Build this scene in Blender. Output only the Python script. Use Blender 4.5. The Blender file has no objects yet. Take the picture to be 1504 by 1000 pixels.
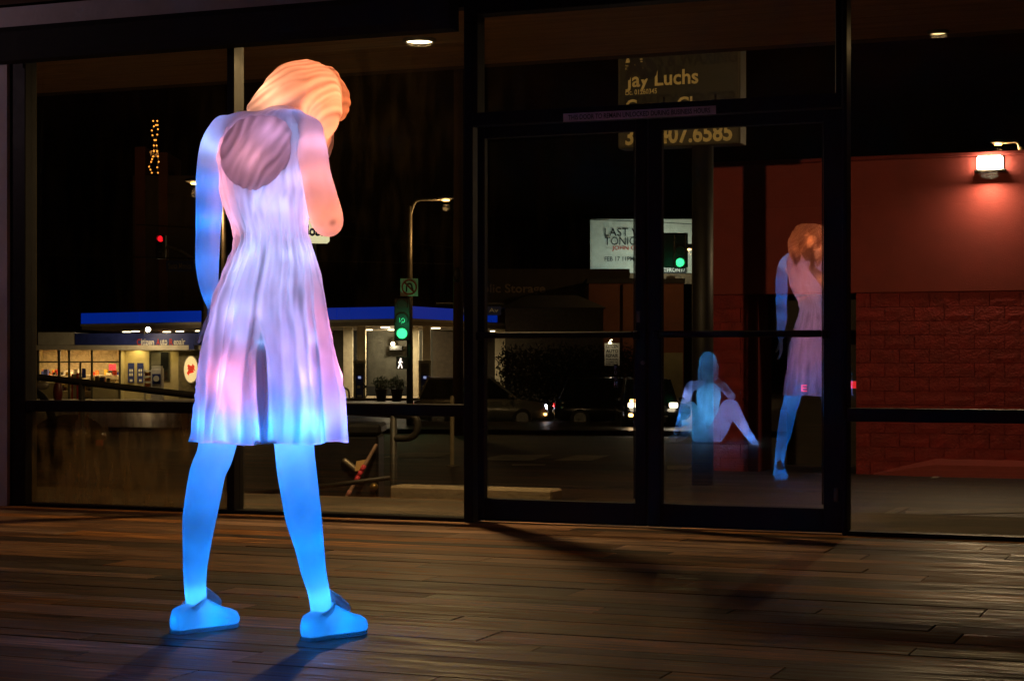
import bpy, math, random
from mathutils import Vector, Matrix, noise
random.seed(7)
R = math.radians
scene = bpy.context.scene
COL = scene.collection

# ---------------------------------------------------------------- camera / world / exposure
FPX, HOR, YAW = 2673.0, 529.0, R(21.75)
CAM = Vector((0.0, -9.1, 0.873))
FWD = Vector((-math.sin(YAW), math.cos(YAW), 0)); RGT = Vector((math.cos(YAW), math.sin(YAW), 0))
cam = bpy.data.cameras.new('camera'); camo = bpy.data.objects.new('camera', cam); COL.objects.link(camo)
camo.location = CAM; camo.rotation_euler = (R(90), 0, YAW)
cam.sensor_width = 36; cam.lens = FPX / 1504 * 36; cam.shift_y = 29 / 1504; cam.clip_end = 2000; cam.clip_start = 0.05
scene.camera = camo
world = bpy.data.worlds.new('World'); scene.world = world; world.use_nodes = True
wn = world.node_tree; bg = wn.nodes['Background']
sky = wn.nodes.new('ShaderNodeTexSky'); sky.sky_type = 'NISHITA'; sky.sun_disc = False
sky.sun_elevation = R(-4); sky.sun_rotation = R(200)
wn.links.new(sky.outputs[0], bg.inputs[0]); bg.inputs[1].default_value = 0.004
scene.view_settings.view_transform = 'Standard'; scene.view_settings.look = 'None'
scene.view_settings.gamma = 1; scene.view_settings.exposure = 0; scene.view_settings.use_curve_mapping = False
scene.cycles.use_denoising = True
scene.cycles.use_adaptive_sampling = False
scene.cycles.max_bounces = 10; scene.cycles.diffuse_bounces = 4; scene.cycles.glossy_bounces = 4
scene.cycles.transparent_max_bounces = 24; scene.cycles.transmission_bounces = 4
scene.cycles.caustics_reflective = False; scene.cycles.caustics_refractive = False
scene.cycles.sample_clamp_indirect = 12

def P(px, py, d):            # photo pixel at camera depth d -> world
    return CAM + d * (FWD + RGT * ((px - 752) / FPX) + Vector((0, 0, (HOR - py) / FPX)))
def G(px, py, Y):            # photo pixel on the world plane y = Y
    k = FWD + RGT * ((px - 752) / FPX) + Vector((0, 0, (HOR - py) / FPX))
    return CAM + k * ((Y - CAM.y) / k.y)
def GX(px, Y): return G(px, HOR, Y).x
def gz(Y): return -0.70 if Y < 17 else (-0.70 - (min(Y, 45) - 17) * 0.025)

# ---------------------------------------------------------------- materials
def nodes(name):
    m = bpy.data.materials.new(name); m.use_nodes = True
    nt = m.node_tree; b = nt.nodes['Principled BSDF']
    return m, nt, b
def mat(name, c, rough=0.6, metal=0.0, var=0.25, scale=6.0, bump=0.0, bscale=None, stretch=(1, 1, 1), rnd=0.0, spec=0.5):
    m, nt, b = nodes(name)
    N, L = nt.nodes.new, nt.links.new
    tc = N('ShaderNodeTexCoord'); mp = N('ShaderNodeMapping'); mp.inputs['Scale'].default_value = stretch
    L(tc.outputs['Object'], mp.inputs[0])
    nz = N('ShaderNodeTexNoise'); nz.inputs['Scale'].default_value = scale; nz.inputs['Detail'].default_value = 6
    L(mp.outputs[0], nz.inputs['Vector'])
    cr = N('ShaderNodeValToRGB')
    e = cr.color_ramp.elements
    e[0].position = 0.3; e[1].position = 0.72
    e[0].color = [x * (1 - var) for x in c] + [1]; e[1].color = [min(1, x * (1 + var)) for x in c] + [1]
    L(nz.outputs['Fac'], cr.inputs[0])
    out = cr.outputs[0]
    if rnd:
        oi = N('ShaderNodeObjectInfo'); hv = N('ShaderNodeHueSaturation')
        mr = N('ShaderNodeMapRange'); mr.inputs[3].default_value = 1 - rnd; mr.inputs[4].default_value = 1 + rnd
        L(oi.outputs['Random'], mr.inputs[0]); L(mr.outputs[0], hv.inputs['Value']); L(out, hv.inputs['Color']); out = hv.outputs[0]
        ad = N('ShaderNodeVectorMath'); ad.operation = 'MULTIPLY_ADD'
        L(oi.outputs['Random'], ad.inputs[0]); ad.inputs[1].default_value = (37, 91, 53); L(tc.outputs['Object'], ad.inputs[2])
        L(ad.outputs[0], mp.inputs[0])
    L(out, b.inputs['Base Color'])
    b.inputs['Roughness'].default_value = rough; b.inputs['Metallic'].default_value = metal
    b.inputs['Specular IOR Level'].default_value = spec
    rm = N('ShaderNodeMapRange'); rm.inputs[3].default_value = max(0.02, rough - 0.1); rm.inputs[4].default_value = min(1, rough + 0.1)
    L(nz.outputs['Fac'], rm.inputs[0]); L(rm.outputs[0], b.inputs['Roughness'])
    if bump:
        n2 = N('ShaderNodeTexNoise'); n2.inputs['Scale'].default_value = bscale or scale * 6; n2.inputs['Detail'].default_value = 5
        L(mp.outputs[0], n2.inputs['Vector'])
        bp = N('ShaderNodeBump'); bp.inputs['Strength'].default_value = bump; bp.inputs['Distance'].default_value = 0.02
        L(n2.outputs['Fac'], bp.inputs['Height']); L(bp.outputs[0], b.inputs['Normal'])
    return m
def emit(name, c, s):
    m, nt, b = nodes(name)
    b.inputs['Base Color'].default_value = (*[min(.8, x) for x in c], 1)
    b.inputs['Emission Color'].default_value = (*c, 1); b.inputs['Emission Strength'].default_value = s
    return m
def glass(name, refl=0.10, tint=(0.9, 0.9, 0.88), dust=0.0, streak=0.0):
    m = bpy.data.materials.new(name); m.use_nodes = True
    nt = m.node_tree; nt.nodes.clear(); N, L = nt.nodes.new, nt.links.new
    o = N('ShaderNodeOutputMaterial'); t = N('ShaderNodeBsdfTransparent'); t.inputs[0].default_value = (*tint, 1)
    g = N('ShaderNodeBsdfGlossy'); g.inputs['Roughness'].default_value = 0.0; g.inputs[0].default_value = (1, 1, 1, 1)
    lw = N('ShaderNodeLayerWeight'); lw.inputs[0].default_value = 0.35
    mr = N('ShaderNodeMapRange'); mr.inputs[3].default_value = refl; mr.inputs[4].default_value = 0.9
    pw = N('ShaderNodeMath'); pw.operation = 'POWER'; pw.inputs[1].default_value = 4
    L(lw.outputs['Facing'], pw.inputs[0]); L(pw.outputs[0], mr.inputs[0])
    mx = N('ShaderNodeMixShader'); L(mr.outputs[0], mx.inputs[0]); L(t.outputs[0], mx.inputs[1]); L(g.outputs[0], mx.inputs[2])
    last = mx.outputs[0]
    if dust or streak:
        tc = N('ShaderNodeTexCoord')
        mp = N('ShaderNodeMapping'); mp.inputs['Scale'].default_value = (7, 1, 1.3); L(tc.outputs['Object'], mp.inputs[0])
        nz = N('ShaderNodeTexNoise'); nz.inputs['Scale'].default_value = 2.2; nz.inputs['Detail'].default_value = 7; L(mp.outputs[0], nz.inputs['Vector'])
        n2 = N('ShaderNodeTexNoise'); n2.inputs['Scale'].default_value = 2.5; n2.inputs['Detail'].default_value = 8; L(tc.outputs['Object'], n2.inputs['Vector'])
        mu = N('ShaderNodeMath'); mu.operation = 'MULTIPLY'; L(nz.outputs['Fac'], mu.inputs[0]); L(n2.outputs['Fac'], mu.inputs[1])
        m2 = N('ShaderNodeMapRange'); m2.inputs[1].default_value = .2; m2.inputs[2].default_value = .40; m2.inputs[3].default_value = streak * .3; m2.inputs[4].default_value = dust
        L(mu.outputs[0], m2.inputs[0])
        # specks and scratches
        vo = N('ShaderNodeTexVoronoi'); vo.inputs['Scale'].default_value = 22; L(tc.outputs['Object'], vo.inputs['Vector'])
        if dust > .2:      # splash dirt gathers low on the pane
            sx = N('ShaderNodeSeparateXYZ'); L(tc.outputs['Object'], sx.inputs[0])
            mz = N('ShaderNodeMapRange'); mz.inputs[1].default_value = .02; mz.inputs[2].default_value = .32; mz.inputs[3].default_value = .5; mz.inputs[4].default_value = .0; L(sx.outputs['Z'], mz.inputs[0])
            zz = N('ShaderNodeMath'); zz.operation = 'MULTIPLY_ADD'; L(mz.outputs[0], zz.inputs[0]); L(n2.outputs['Fac'], zz.inputs[1]); L(m2.outputs[0], zz.inputs[2])
            m2 = zz
        lt = N('ShaderNodeMath'); lt.operation = 'LESS_THAN'; lt.inputs[1].default_value = 0.045; L(vo.outputs['Distance'], lt.inputs[0])
        sm = N('ShaderNodeMath'); sm.operation = 'MULTIPLY_ADD'; L(lt.outputs[0], sm.inputs[0]); sm.inputs[1].default_value = 0.12 if dust > .1 else .05; L(m2.outputs[0], sm.inputs[2])
        df = N('ShaderNodeBsdfDiffuse'); df.inputs[0].default_value = (.42, .29, .14, 1)
        tr = N('ShaderNodeBsdfTranslucent'); tr.inputs[0].default_value = (.42, .29, .14, 1)
        md = N('ShaderNodeMixShader'); L(df.outputs[0], md.inputs[1]); L(tr.outputs[0], md.inputs[2])
        mm = N('ShaderNodeMixShader'); L(sm.outputs[0], mm.inputs[0]); L(last, mm.inputs[1]); L(md.outputs[0], mm.inputs[2]); last = mm.outputs[0]
    L(last, o.inputs[0])
    return m
def resin(name, c=(.86, .86, .86), trans=0.6, rough=.5):
    m = bpy.data.materials.new(name); m.use_nodes = True
    nt = m.node_tree; nt.nodes.clear(); N, L = nt.nodes.new, nt.links.new
    o = N('ShaderNodeOutputMaterial')
    tc = N('ShaderNodeTexCoord'); nz = N('ShaderNodeTexNoise'); nz.inputs['Scale'].default_value = 9; nz.inputs['Detail'].default_value = 3
    L(tc.outputs['Object'], nz.inputs['Vector'])
    cr = N('ShaderNodeValToRGB'); e = cr.color_ramp.elements; e[0].position = .3; e[1].position = .7
    e[0].color = (*[x * .88 for x in c], 1); e[1].color = (*c, 1); L(nz.outputs['Fac'], cr.inputs[0])
    d = N('ShaderNodeBsdfDiffuse'); t = N('ShaderNodeBsdfTranslucent')
    at = N('ShaderNodeAttribute'); at.attribute_name = 'thickness_shade'      # mottled resin thickness plus painted shade of strands, folds, dimples and face
    tm = N('ShaderNodeMath'); tm.operation = 'SUBTRACT'; tm.inputs[0].default_value = 1; L(at.outputs['Fac'], tm.inputs[1])
    vm = N('ShaderNodeVectorMath'); vm.operation = 'SCALE'; L(cr.outputs[0], vm.inputs[0]); L(tm.outputs[0], vm.inputs['Scale'])
    L(cr.outputs[0], d.inputs[0]); L(vm.outputs[0], t.inputs[0])
    mx = N('ShaderNodeMixShader'); mx.inputs[0].default_value = trans; L(d.outputs[0], mx.inputs[1]); L(t.outputs[0], mx.inputs[2])
    g = N('ShaderNodeBsdfGlossy'); g.inputs['Roughness'].default_value = rough
    m2 = N('ShaderNodeMixShader'); m2.inputs[0].default_value = .03; L(mx.outputs[0], m2.inputs[1]); L(g.outputs[0], m2.inputs[2])
    L(m2.outputs[0], o.inputs[0])
    return m

# ---------------------------------------------------------------- mesh helpers
class MB:
    def __init__(s): s.v = []; s.f = []
    def add(s, vs, fs):
        o = len(s.v); s.v += [tuple(x) for x in vs]; s.f += [tuple(i + o for i in f) for f in fs]; return s
    def box(s, a, b, bev=0.0):
        x0, y0, z0 = [min(a[i], b[i]) for i in range(3)]; x1, y1, z1 = [max(a[i], b[i]) for i in range(3)]
        if bev:
            e = min(bev, (x1 - x0) / 3, (y1 - y0) / 3, (z1 - z0) / 3)
            vs = []
            for (X, sx) in ((x0, 1), (x1, -1)):
                for (Y, sy) in ((y0, 1), (y1, -1)):
                    for (Z, sz) in ((z0, 1), (z1, -1)):
                        vs += [(X, Y + sy * e, Z + sz * e), (X + sx * e, Y, Z + sz * e), (X + sx * e, Y + sy * e, Z)]
            import bmesh
            bm = bmesh.new()
            for p in vs: bm.verts.new(p)
            r = bmesh.ops.convex_hull(bm, input=bm.verts)
            bm.verts.index_update()
            fs = [[v.index for v in f.verts] for f in bm.faces]; vv = [v.co[:] for v in bm.verts]; bm.free()
            return s.add(vv, fs)
        vs = [(x, y, z) for x in (x0, x1) for y in (y0, y1) for z in (z0, z1)]
        return s.add(vs, [(0, 1, 3, 2), (4, 6, 7, 5), (0, 4, 5, 1), (2, 3, 7, 6), (0, 2, 6, 4), (1, 5, 7, 3)])
    def rings(s, rs, cap=True):
        n = len(rs[0]); o = len(s.v)
        for r in rs: s.v += [tuple(p) for p in r]
        for i in range(len(rs) - 1):
            for j in range(n):
                a = o + i * n + j; b = o + i * n + (j + 1) % n
                s.f.append((a, b, b + n, a + n))
        if cap:
            s.f.append(tuple(o + j for j in range(n))[::-1]); e = o + (len(rs) - 1) * n
            s.f.append(tuple(e + j for j in range(n)))
        return s
    def tube(s, pts, rad, seg=10, round_end=False):
        pts = [Vector(p) for p in pts]
        if not isinstance(rad, (list, tuple)): rad = [rad] * len(pts)
        rad = list(rad)
        if round_end:
            d0 = (pts[0] - pts[1]).normalized(); d1 = (pts[-1] - pts[-2]).normalized()
            pre = [(pts[0] + d0 * rad[0] * k, rad[0] * math.sqrt(max(0.02, 1 - k * k))) for k in (.98, .8, .45)]
            post = [(pts[-1] + d1 * rad[-1] * k, rad[-1] * math.sqrt(max(0.02, 1 - k * k))) for k in (.45, .8, .98)]
            pts = [p for p, _ in pre] + pts + [p for p, _ in post]; rad = [r for _, r in pre] + rad + [r for _, r in post]
        rs = []; up = None
        for i, p in enumerate(pts):
            t = (pts[min(i + 1, len(pts) - 1)] - pts[max(i - 1, 0)]).normalized()
            if up is None:
                up = Vector((0, 0, 1)) if abs(t.z) < .9 else Vector((0, 1, 0))
            x = t.cross(up).normalized(); up = x.cross(t).normalized()
            rs.append([p + (x * math.cos(a) + up * math.sin(a)) * rad[i] for a in [2 * math.pi * k / seg for k in range(seg)]])
        return s.rings(rs)
    def limb(s, pts, rad, seg=16, sub=4):
        pts = [Vector(p) for p in pts]; P_, R_ = [], []
        for i in range(len(pts) - 1):
            p0, p1, p2, p3 = pts[max(i - 1, 0)], pts[i], pts[i + 1], pts[min(i + 2, len(pts) - 1)]
            r0, r1, r2, r3 = rad[max(i - 1, 0)], rad[i], rad[i + 1], rad[min(i + 2, len(pts) - 1)]
            for k in range(sub):
                t = k / sub
                f = lambda a, b, c, d: .5 * (2 * b + (c - a) * t + (2 * a - 5 * b + 4 * c - d) * t * t + (3 * b - a - 3 * c + d) * t ** 3)
                P_.append(f(p0, p1, p2, p3)); R_.append(f(r0, r1, r2, r3))
        P_.append(pts[-1]); R_.append(rad[-1])
        return s.tube(P_, R_, seg, True)
    def ell(s, c, r, rot=None, seg=20, rg=12):
        c = Vector(c); rs = []
        for i in range(1, rg):
            a = math.pi * i / rg
            ring = []
            for k in range(seg):
                b = 2 * math.pi * k / seg
                p = Vector((r[0] * math.sin(a) * math.cos(b), r[1] * math.sin(a) * math.sin(b), -r[2] * math.cos(a)))
                if rot: p = rot @ p
                ring.append(c + p)
            rs.append(ring)
        return s.rings(rs)
    def disc(s, c, r, axis='y', t=0.01, seg=20, rz=None):
        c = Vector(c); rz = rz or r; rs = []
        for k in (0, 1):
            rs.append([c + (Vector((r * math.cos(a), k * t, rz * math.sin(a))) if axis == 'y' else Vector((r * math.cos(a), rz * math.sin(a), k * t)) if axis == 'z' else Vector((k * t, r * math.cos(a), rz * math.sin(a)))) for a in [2 * math.pi * i / seg for i in range(seg)]])
        return s.rings(rs)
    def lathe(s, prof, c=(0, 0, 0), seg=20, cap=True):
        c = Vector(c)
        return s.rings([[c + Vector((r * math.cos(a), r * math.sin(a), z)) for a in [2 * math.pi * i / seg for i in range(seg)]] for r, z in prof], cap)
    def prism(s, poly, y0, y1):      # polygon in xz extruded along y
        n = len(poly)
        vs = [(x, y0, z) for x, z in poly] + [(x, y1, z) for x, z in poly]
        fs = [tuple(range(n)), tuple(range(2 * n - 1, n - 1, -1))] + [(i, i + n, (i + 1) % n + n, (i + 1) % n) for i in range(n)]
        return s.add(vs, fs)
    def mesh(s, name, mats=None, smooth=False):
        import bmesh
        me = bpy.data.meshes.new(name); me.from_pydata(s.v, [], s.f)
        bm = bmesh.new(); bm.from_mesh(me); bmesh.ops.recalc_face_normals(bm, faces=bm.faces); bm.to_mesh(me); bm.free()
        if mats: me.materials.append(mats)
        if smooth:
            for p in me.polygons: p.use_smooth = True
        return me
    def build(s, name, m, parent=None, smooth=False, loc=None):
        return link(name, s.mesh(name, m, smooth), parent, loc)
def link(name, me, parent=None, loc=None):
    o = bpy.data.objects.new(name, me); COL.objects.link(o)
    if parent: o.parent = parent
    if loc is not None: o.location = loc
    return o
def tag(o, label=None, cat=None, group=None, kind=None):
    if label: o['label'] = label
    if cat: o['category'] = cat
    if group: o['group'] = group
    if kind: o['kind'] = kind
    return o
def thing(name, label, cat, loc=(0, 0, 0), rz=0.0, group=None):
    o = bpy.data.objects.new(name, None); COL.objects.link(o); o.location = loc; o.rotation_euler = (0, 0, rz); o.empty_display_size = .2
    return tag(o, label, cat, group)
def struct(name, mb, m, parent=None, smooth=False):
    o = mb.build(name, m, parent, smooth)
    if not parent: o['kind'] = 'structure'
    return o
def copy_tree(o, parent=None):
    c = o.copy(); COL.objects.link(c)
    if parent: c.parent = parent
    for ch in list(o.children): copy_tree(ch, c)
    return c
def text(name, body, m, parent, x, y, z, w=None, h=None, bold=0.0, align='LEFT', ext=0.004, rz=0.0):
    cu = bpy.data.curves.new(name, 'FONT'); cu.body = body; cu.size = 1; cu.offset = bold; cu.extrude = 0; cu.resolution_u = 3
    t = bpy.data.objects.new(name + '_tmp', cu); me = bpy.data.meshes.new_from_object(t)
    bpy.data.objects.remove(t); bpy.data.curves.remove(cu)
    xs = [v.co.x for v in me.vertices]; ys = [v.co.y for v in me.vertices]
    x0, x1, y0, y1 = min(xs), max(xs), min(ys), max(ys)
    sx = w / (x1 - x0) if w else None; sy = h / (y1 - y0) if h else None
    sx = sx or sy; sy = sy or sx
    off = {'LEFT': 0, 'CENTER': .5, 'RIGHT': 1}[align]
    for v in me.vertices:
        v.co = ((v.co.x - x0 - off * (x1 - x0)) * sx, 0, (v.co.y - y0) * sy)
    me.materials.append(m); me.name = name
    return link(name, me, parent, (x, y, z))
class Far:                       # a thing whose local x is image right, local y is away from the camera
    def __init__(s, name, label, cat, px, d, group=None, z=None, kind=None):
        w = P(px, HOR, d); s.z = gz(w.y) if z is None else z
        s.u0 = (px - 752) / FPX * d; s.d0 = d
        s.root = thing(name, label, cat, (w.x, w.y, s.z), YAW, group)
    def p(s, px, py, d):
        return Vector(((px - 752) / FPX * d - s.u0, d - s.d0, CAM.z + (HOR - py) / FPX * d - s.z))
    def box(s, mb, px0, py0, px1, py1, d, dep, bev=0):
        a = s.p(px0, py0, d); b = s.p(px1, py1, d); b.y += dep
        return mb.box(a, b, bev)
    def part(s, name, m, *boxes, parent=None, bev=0):
        mb = MB()
        for b in boxes: s.box(mb, *b, bev=bev)
        return mb.build(name, m, parent or s.root)
    def text(s, name, body, m, px0, py0, px1, py1, d, bold=0.0, parent=None):
        a = s.p(px0, py1, d); b = s.p(px1, py0, d)
        return text(name, body, m, parent or s.root, a.x, a.y, a.z, b.x - a.x, b.z - a.z, bold)
def light(name, kind, loc, c, power, parent=None, radius=.05, rot=None, size=None, spot=None):
    l = bpy.data.lights.new(name, kind); l.energy = power; l.color = c
    if kind == 'AREA':
        l.shape = 'DISK'; l.size = size or radius * 2
    else: l.shadow_soft_size = radius
    if spot: l.spot_size = R(spot); l.spot_blend = .6
    o = bpy.data.objects.new(name, l); COL.objects.link(o); o.location = loc
    if rot: o.rotation_euler = rot
    if parent: o.parent = parent
    return o
def set_thick_shade(me, vals):
    a = me.attributes.new('thickness_shade', 'FLOAT', 'POINT'); a.data.foreach_set('value', [max(0, min(.95, v)) for v in vals])
def remesh(mb, name, voxel, it=6):
    me = mb.mesh(name); o = link(name + '_tmp', me)
    md = o.modifiers.new('r', 'REMESH'); md.mode = 'VOXEL'; md.voxel_size = voxel
    sm = o.modifiers.new('s', 'SMOOTH'); sm.iterations = it; sm.factor = .5
    bpy.context.view_layer.update()
    dg = bpy.context.evaluated_depsgraph_get()
    r = bpy.data.meshes.new_from_object(o.evaluated_get(dg))
    bpy.data.objects.remove(o); bpy.data.meshes.remove(me)
    for p in r.polygons: p.use_smooth = True
    r.name = name
    return r

# ---------------------------------------------------------------- palette
M = {}
M['frame'] = mat('dark_bronze_metal', (.012, .011, .012), .5, .0, .2, 12, spec=.2)
M['frame_edge'] = mat('bronze_bead', (.045, .032, .014), .5, 0, .2, 12, spec=.3)
M['plaster'] = mat('white_plaster', (.62, .55, .57), .8, 0, .1, 5, .2, 40)
M['ceiling'] = mat('ceiling_board', (.22, .16, .10), .8, 0, .2, 4)
M['darkwall'] = mat('dark_gallery_wall', (.03, .028, .03), .9, 0, .2, 2)
M['blind'] = mat('black_blind_fabric', (.012, .011, .012), .85, 0, .2, 20)
M['black'] = mat('black_plastic', (.012, .012, .013), .4, 0, .3, 10)
M['gloss_black'] = mat('gloss_black_paint', (.008, .008, .009), .12, 0, .2, 5)
M['glass_door'] = glass('door_glass', .115, (.93, .92, .9), .004, .002)
M['glass_clean'] = glass('window_glass', .10, (.93, .92, .9), .007, .004)
M['glass_dusty'] = glass('dusty_window_glass', .07, (.75, .7, .62), .55, .10)
M['concrete'] = mat('concrete', (.075, .062, .042), .85, 0, .5, 2.2, .3, 30)
M['concrete_pale'] = mat('pale_concrete', (.26, .21, .14), .85, 0, .2, 4, .3, 30)
M['asphalt'] = mat('asphalt', (.020, .0165, .0125), .6, 0, .35, .5, .5, 60)
M['road'] = mat('road_asphalt', (.026, .023, .019), .38, 0, .4, .35, .3, 40)
M['paint_white'] = mat('worn_road_paint', (.34, .31, .25), .7, 0, .5, 3)
M['soffit'] = mat('wood_soffit', (.52, .30, .12), .6, 0, .25, 3, .1, 20, (.6, 8, 8))
M['red_panel'] = mat('red_stucco', (.29, .044, .036), .85, 0, .10, 3, .25, 60)
M['red_block'] = mat('red_painted_block', (.30, .024, .023), .75, 0, .22, 5, .8, 34, rnd=.05)
M['red_mortar'] = mat('red_mortar', (.20, .022, .018), .85, 0, .2, 8)
M['pole_grey'] = mat('dark_grey_pole_paint', (.017, .015, .012), .55, 0, .3, 5)
M['steel'] = mat('galvanised_steel', (.25, .22, .17), .45, .6, .25, 8)
M['tan_pipe'] = mat('tan_painted_pipe', (.45, .36, .2), .5, 0, .2, 8)
M['cream'] = mat('cream_painted_metal', (.62, .56, .42), .55, 0, .12, 3)
M['cream_wall'] = mat('cream_wall', (.55, .46, .24), .8, 0, .15, 2)
M['white'] = mat('white_paint', (.75, .72, .64), .5, 0, .1, 5)
M['blue_paint'] = mat('navy_paint', (.02, .035, .20), .5, 0, .2, 4)
M['dark_stone'] = mat('dark_textured_wall', (.10, .095, .075), .9, 0, .3, 2, .9, 6)
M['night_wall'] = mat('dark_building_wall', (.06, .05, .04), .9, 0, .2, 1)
M['night_red'] = mat('brown_red_wall', (.13, .05, .03), .9, 0, .2, 1)
M['night_green'] = mat('pale_green_wall', (.22, .22, .15), .9, 0, .2, 1)
M['roof'] = mat('dark_roof', (.02, .02, .02), .9, 0, .2, 1)
M['leaf'] = mat('leaf', (.05, .09, .025), .6, 0, .4, 12)
M['hedge'] = mat('hedge_leaf', (.02, .028, .012), .7, 0, .5, 6)
M['pot'] = mat('dark_plant_pot', (.06, .045, .035), .7, 0, .2, 8)
M['rubber'] = mat('tyre_rubber', (.015, .015, .015), .8, 0, .2, 20)
M['rim'] = mat('alloy_rim', (.10, .10, .10), .3, .8, .1, 10)
M['car_glass'] = mat('tinted_car_glass', (.01, .011, .012), .06, 0, .1, 2)
M['car_grey'] = mat('silver_grey_car_paint', (.16, .15, .13), .25, .3, .1, 3)
M['car_black'] = mat('black_car_paint', (.01, .01, .01), .15, 0, .1, 3)
M['letter_dark'] = mat('dark_lettering', (.02, .02, .022), .6, 0, .1, 5)
M['letter_red'] = mat('red_lettering', (.5, .03, .015), .6, 0, .1, 5)
M['sign_white'] = mat('white_sign_sheet', (.62, .6, .5), .5, 0, .1, 3)
M['wood_pole'] = mat('brown_wood_pole', (.06, .03, .015), .8, 0, .4, 5, .3, 20, (6, 6, .5))
E = {}
E['warm'] = emit('warm_lamp', (1, .82, .5), 14)
E['sodium'] = emit('sodium_lamp', (1, .55, .16), 5)
E['flood'] = emit('flood_lamp', (1, .80, .52), 60)
E['canopy_lamp'] = emit('canopy_lamp', (1, .85, .55), 5)
E['green'] = emit('green_signal_lens', (.05, 1, .30), 2.6)
E['red'] = emit('red_signal_lens', (1, .01, .02), 1.6)
E['tail'] = emit('red_tail_lamp', (1, .02, .02), .5)
E['walk'] = emit('white_walk_lamp', (1, .85, .75), 2.5)
E['blue_band'] = emit('blue_canopy_band', (.0, .024, .36), .72)
E['oval'] = emit('lit_oval_sign', (1, .72, .32), 1.1)
E['lit_white'] = emit('lit_white_sign', (.9, .85, .5), 1.1)
E['redled'] = emit('red_led', (1, .05, .06), 2.2)
E['reddim'] = emit('red_neon', (1, .02, .03), .8)
E['head'] = emit('car_headlamp', (1, .85, .6), 14)
E['head_blue'] = emit('xenon_headlamp', (.75, .8, 1), 22)
E['amber'] = emit('amber_lamp', (1, .5, .15), 10)
E['bulb'] = emit('orange_bulb', (1, .36, .05), 2.2)

# ================================================================= STRUCTURE
ZC = 2.985
# ---- ground, road
mb = MB(); xs = [-260, -120, -60, -30, -12, 6, 30, 90, 200]; ys = [0.0, 17, 45, 70, 120, 400]
for j in range(len(ys)):
    for i in range(len(xs)): mb.v.append((xs[i], ys[j] if j else -14, gz(ys[j])))
for j in range(len(ys) - 1):
    for i in range(len(xs) - 1):
        a = j * len(xs) + i; mb.f.append((a, a + 1, a + 1 + len(xs), a + len(xs)))
struct('ground', mb, M['asphalt'])
def ground_strip(name, d0, d1, px0, px1, m, dz):
    mb = MB(); n = 6; dd = [d0 + (d1 - d0) * i / n for i in range(n + 1)]
    for d in dd:
        for px in (px0, px1):
            p = P(px, HOR, d); mb.v.append((p.x, p.y, gz(p.y) + dz))
    for i in range(n): mb.f.append((2 * i, 2 * i + 1, 2 * i + 3, 2 * i + 2))
    return struct(name, mb, m)
ground_strip('road', 52, 82, -1500, 3000, M['road'], .012)
# ---- lot markings
def stripe(name, pts, label):
    mb = MB()
    vs = []
    for px, py in pts:
        k = FWD + RGT * ((px - 752) / FPX) + Vector((0, 0, (HOR - py) / FPX))
        lo, hi = 5.0, 300.0
        for _ in range(60):
            mid = (lo + hi) / 2; q = CAM + k * mid
            if q.z > gz(q.y): lo = mid
            else: hi = mid
        q = CAM + k * lo; vs.append((q.x, q.y, gz(q.y) + .008))
    mb.add(vs, [tuple(range(len(vs)))]); o = mb.build(name, M['paint_white']); tag(o, kind='structure')
stripe('painted_line', [(1290, 757), (1322, 745), (1338, 745), (1310, 757)], '')
stripe('painted_line', [(1330, 751), (1700, 741), (1700, 749), (1330, 757)], '')
stripe('painted_line', [(1366, 703), (1378, 697), (1386, 697), (1376, 703)], '')
stripe('crosswalk_stripe', [(700, 676), (740, 668), (812, 668), (780, 677)], '')
stripe('crosswalk_stripe', [(812, 677), (846, 669), (896, 669), (868, 677)], '')
stripe('crosswalk_stripe', [(560, 672), (600, 665), (668, 665), (640, 672)], '')
stripe('painted_line', [(752, 684), (752, 682), (802, 682), (800, 684)], '')
stripe('painted_line', [(980, 690), (980, 684), (1020, 684), (1010, 690)], '')
# ---- landing, curb
struct('landing', MB().box((-9, .07, -.9), (3.5, 1.52, -.012), .012), M['concrete'])
struct('curb', MB().box((GX(578, 1.7), 1.64, -.9), (GX(815, 1.7), 1.84, .055), .012), M['concrete_pale'])
# ---- soffit and roof edge above the entrance
so = struct('soffit', MB().box((-9.5, .11, 2.82), (4, 1.86, 2.92)), M['soffit'])
mb = MB()
for i in range(10):
    mb.box((-9.5, .13 + i * .173, 2.80), (4, .13 + i * .173 + .166, 2.818), .003)
b_ = mb.build('soffit_boards', M['soffit'], so); b_['kind'] = 'stuff'
struct('roof_fascia', MB().box((-9.5, 1.863, 2.80), (4, 1.98, 3.7)), mat('brown_fascia', (.10, .06, .03), .7, 0, .2, 3))
struct('roof', MB().box((-13, -15.9, 3.7), (4.4, 1.98, 3.8)), M['roof'])
# ---- room shell
struct('ceiling', MB().box((-12.6, -15.8, ZC), (4.4, -.16, ZC + .1)), M['ceiling'])
fw = MB(); xw = GX(10, -.09); fw.box((-12.6, -.09, 0), (xw, .1, ZC)); fw.box((xw, -.09, 2.85), (4, .1, ZC))
struct('front_wall', fw, M['plaster'])
struct('left_wall', MB().box((-12.75, -15.9, -.1), (-12.6, .1, ZC)), M['darkwall'])
struct('back_wall', MB().box((-12.6, -16, -.1), (4.2, -15.8, ZC)), M['darkwall'])
struct('right_wall', MB().box((4.0, -15.8, -.1), (4.15, .1, ZC)), M['darkwall'])
struct('upper_facade', MB().box((-12.6, -.155, ZC + .1), (4, .1, 3.7)), M['darkwall'])
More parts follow.
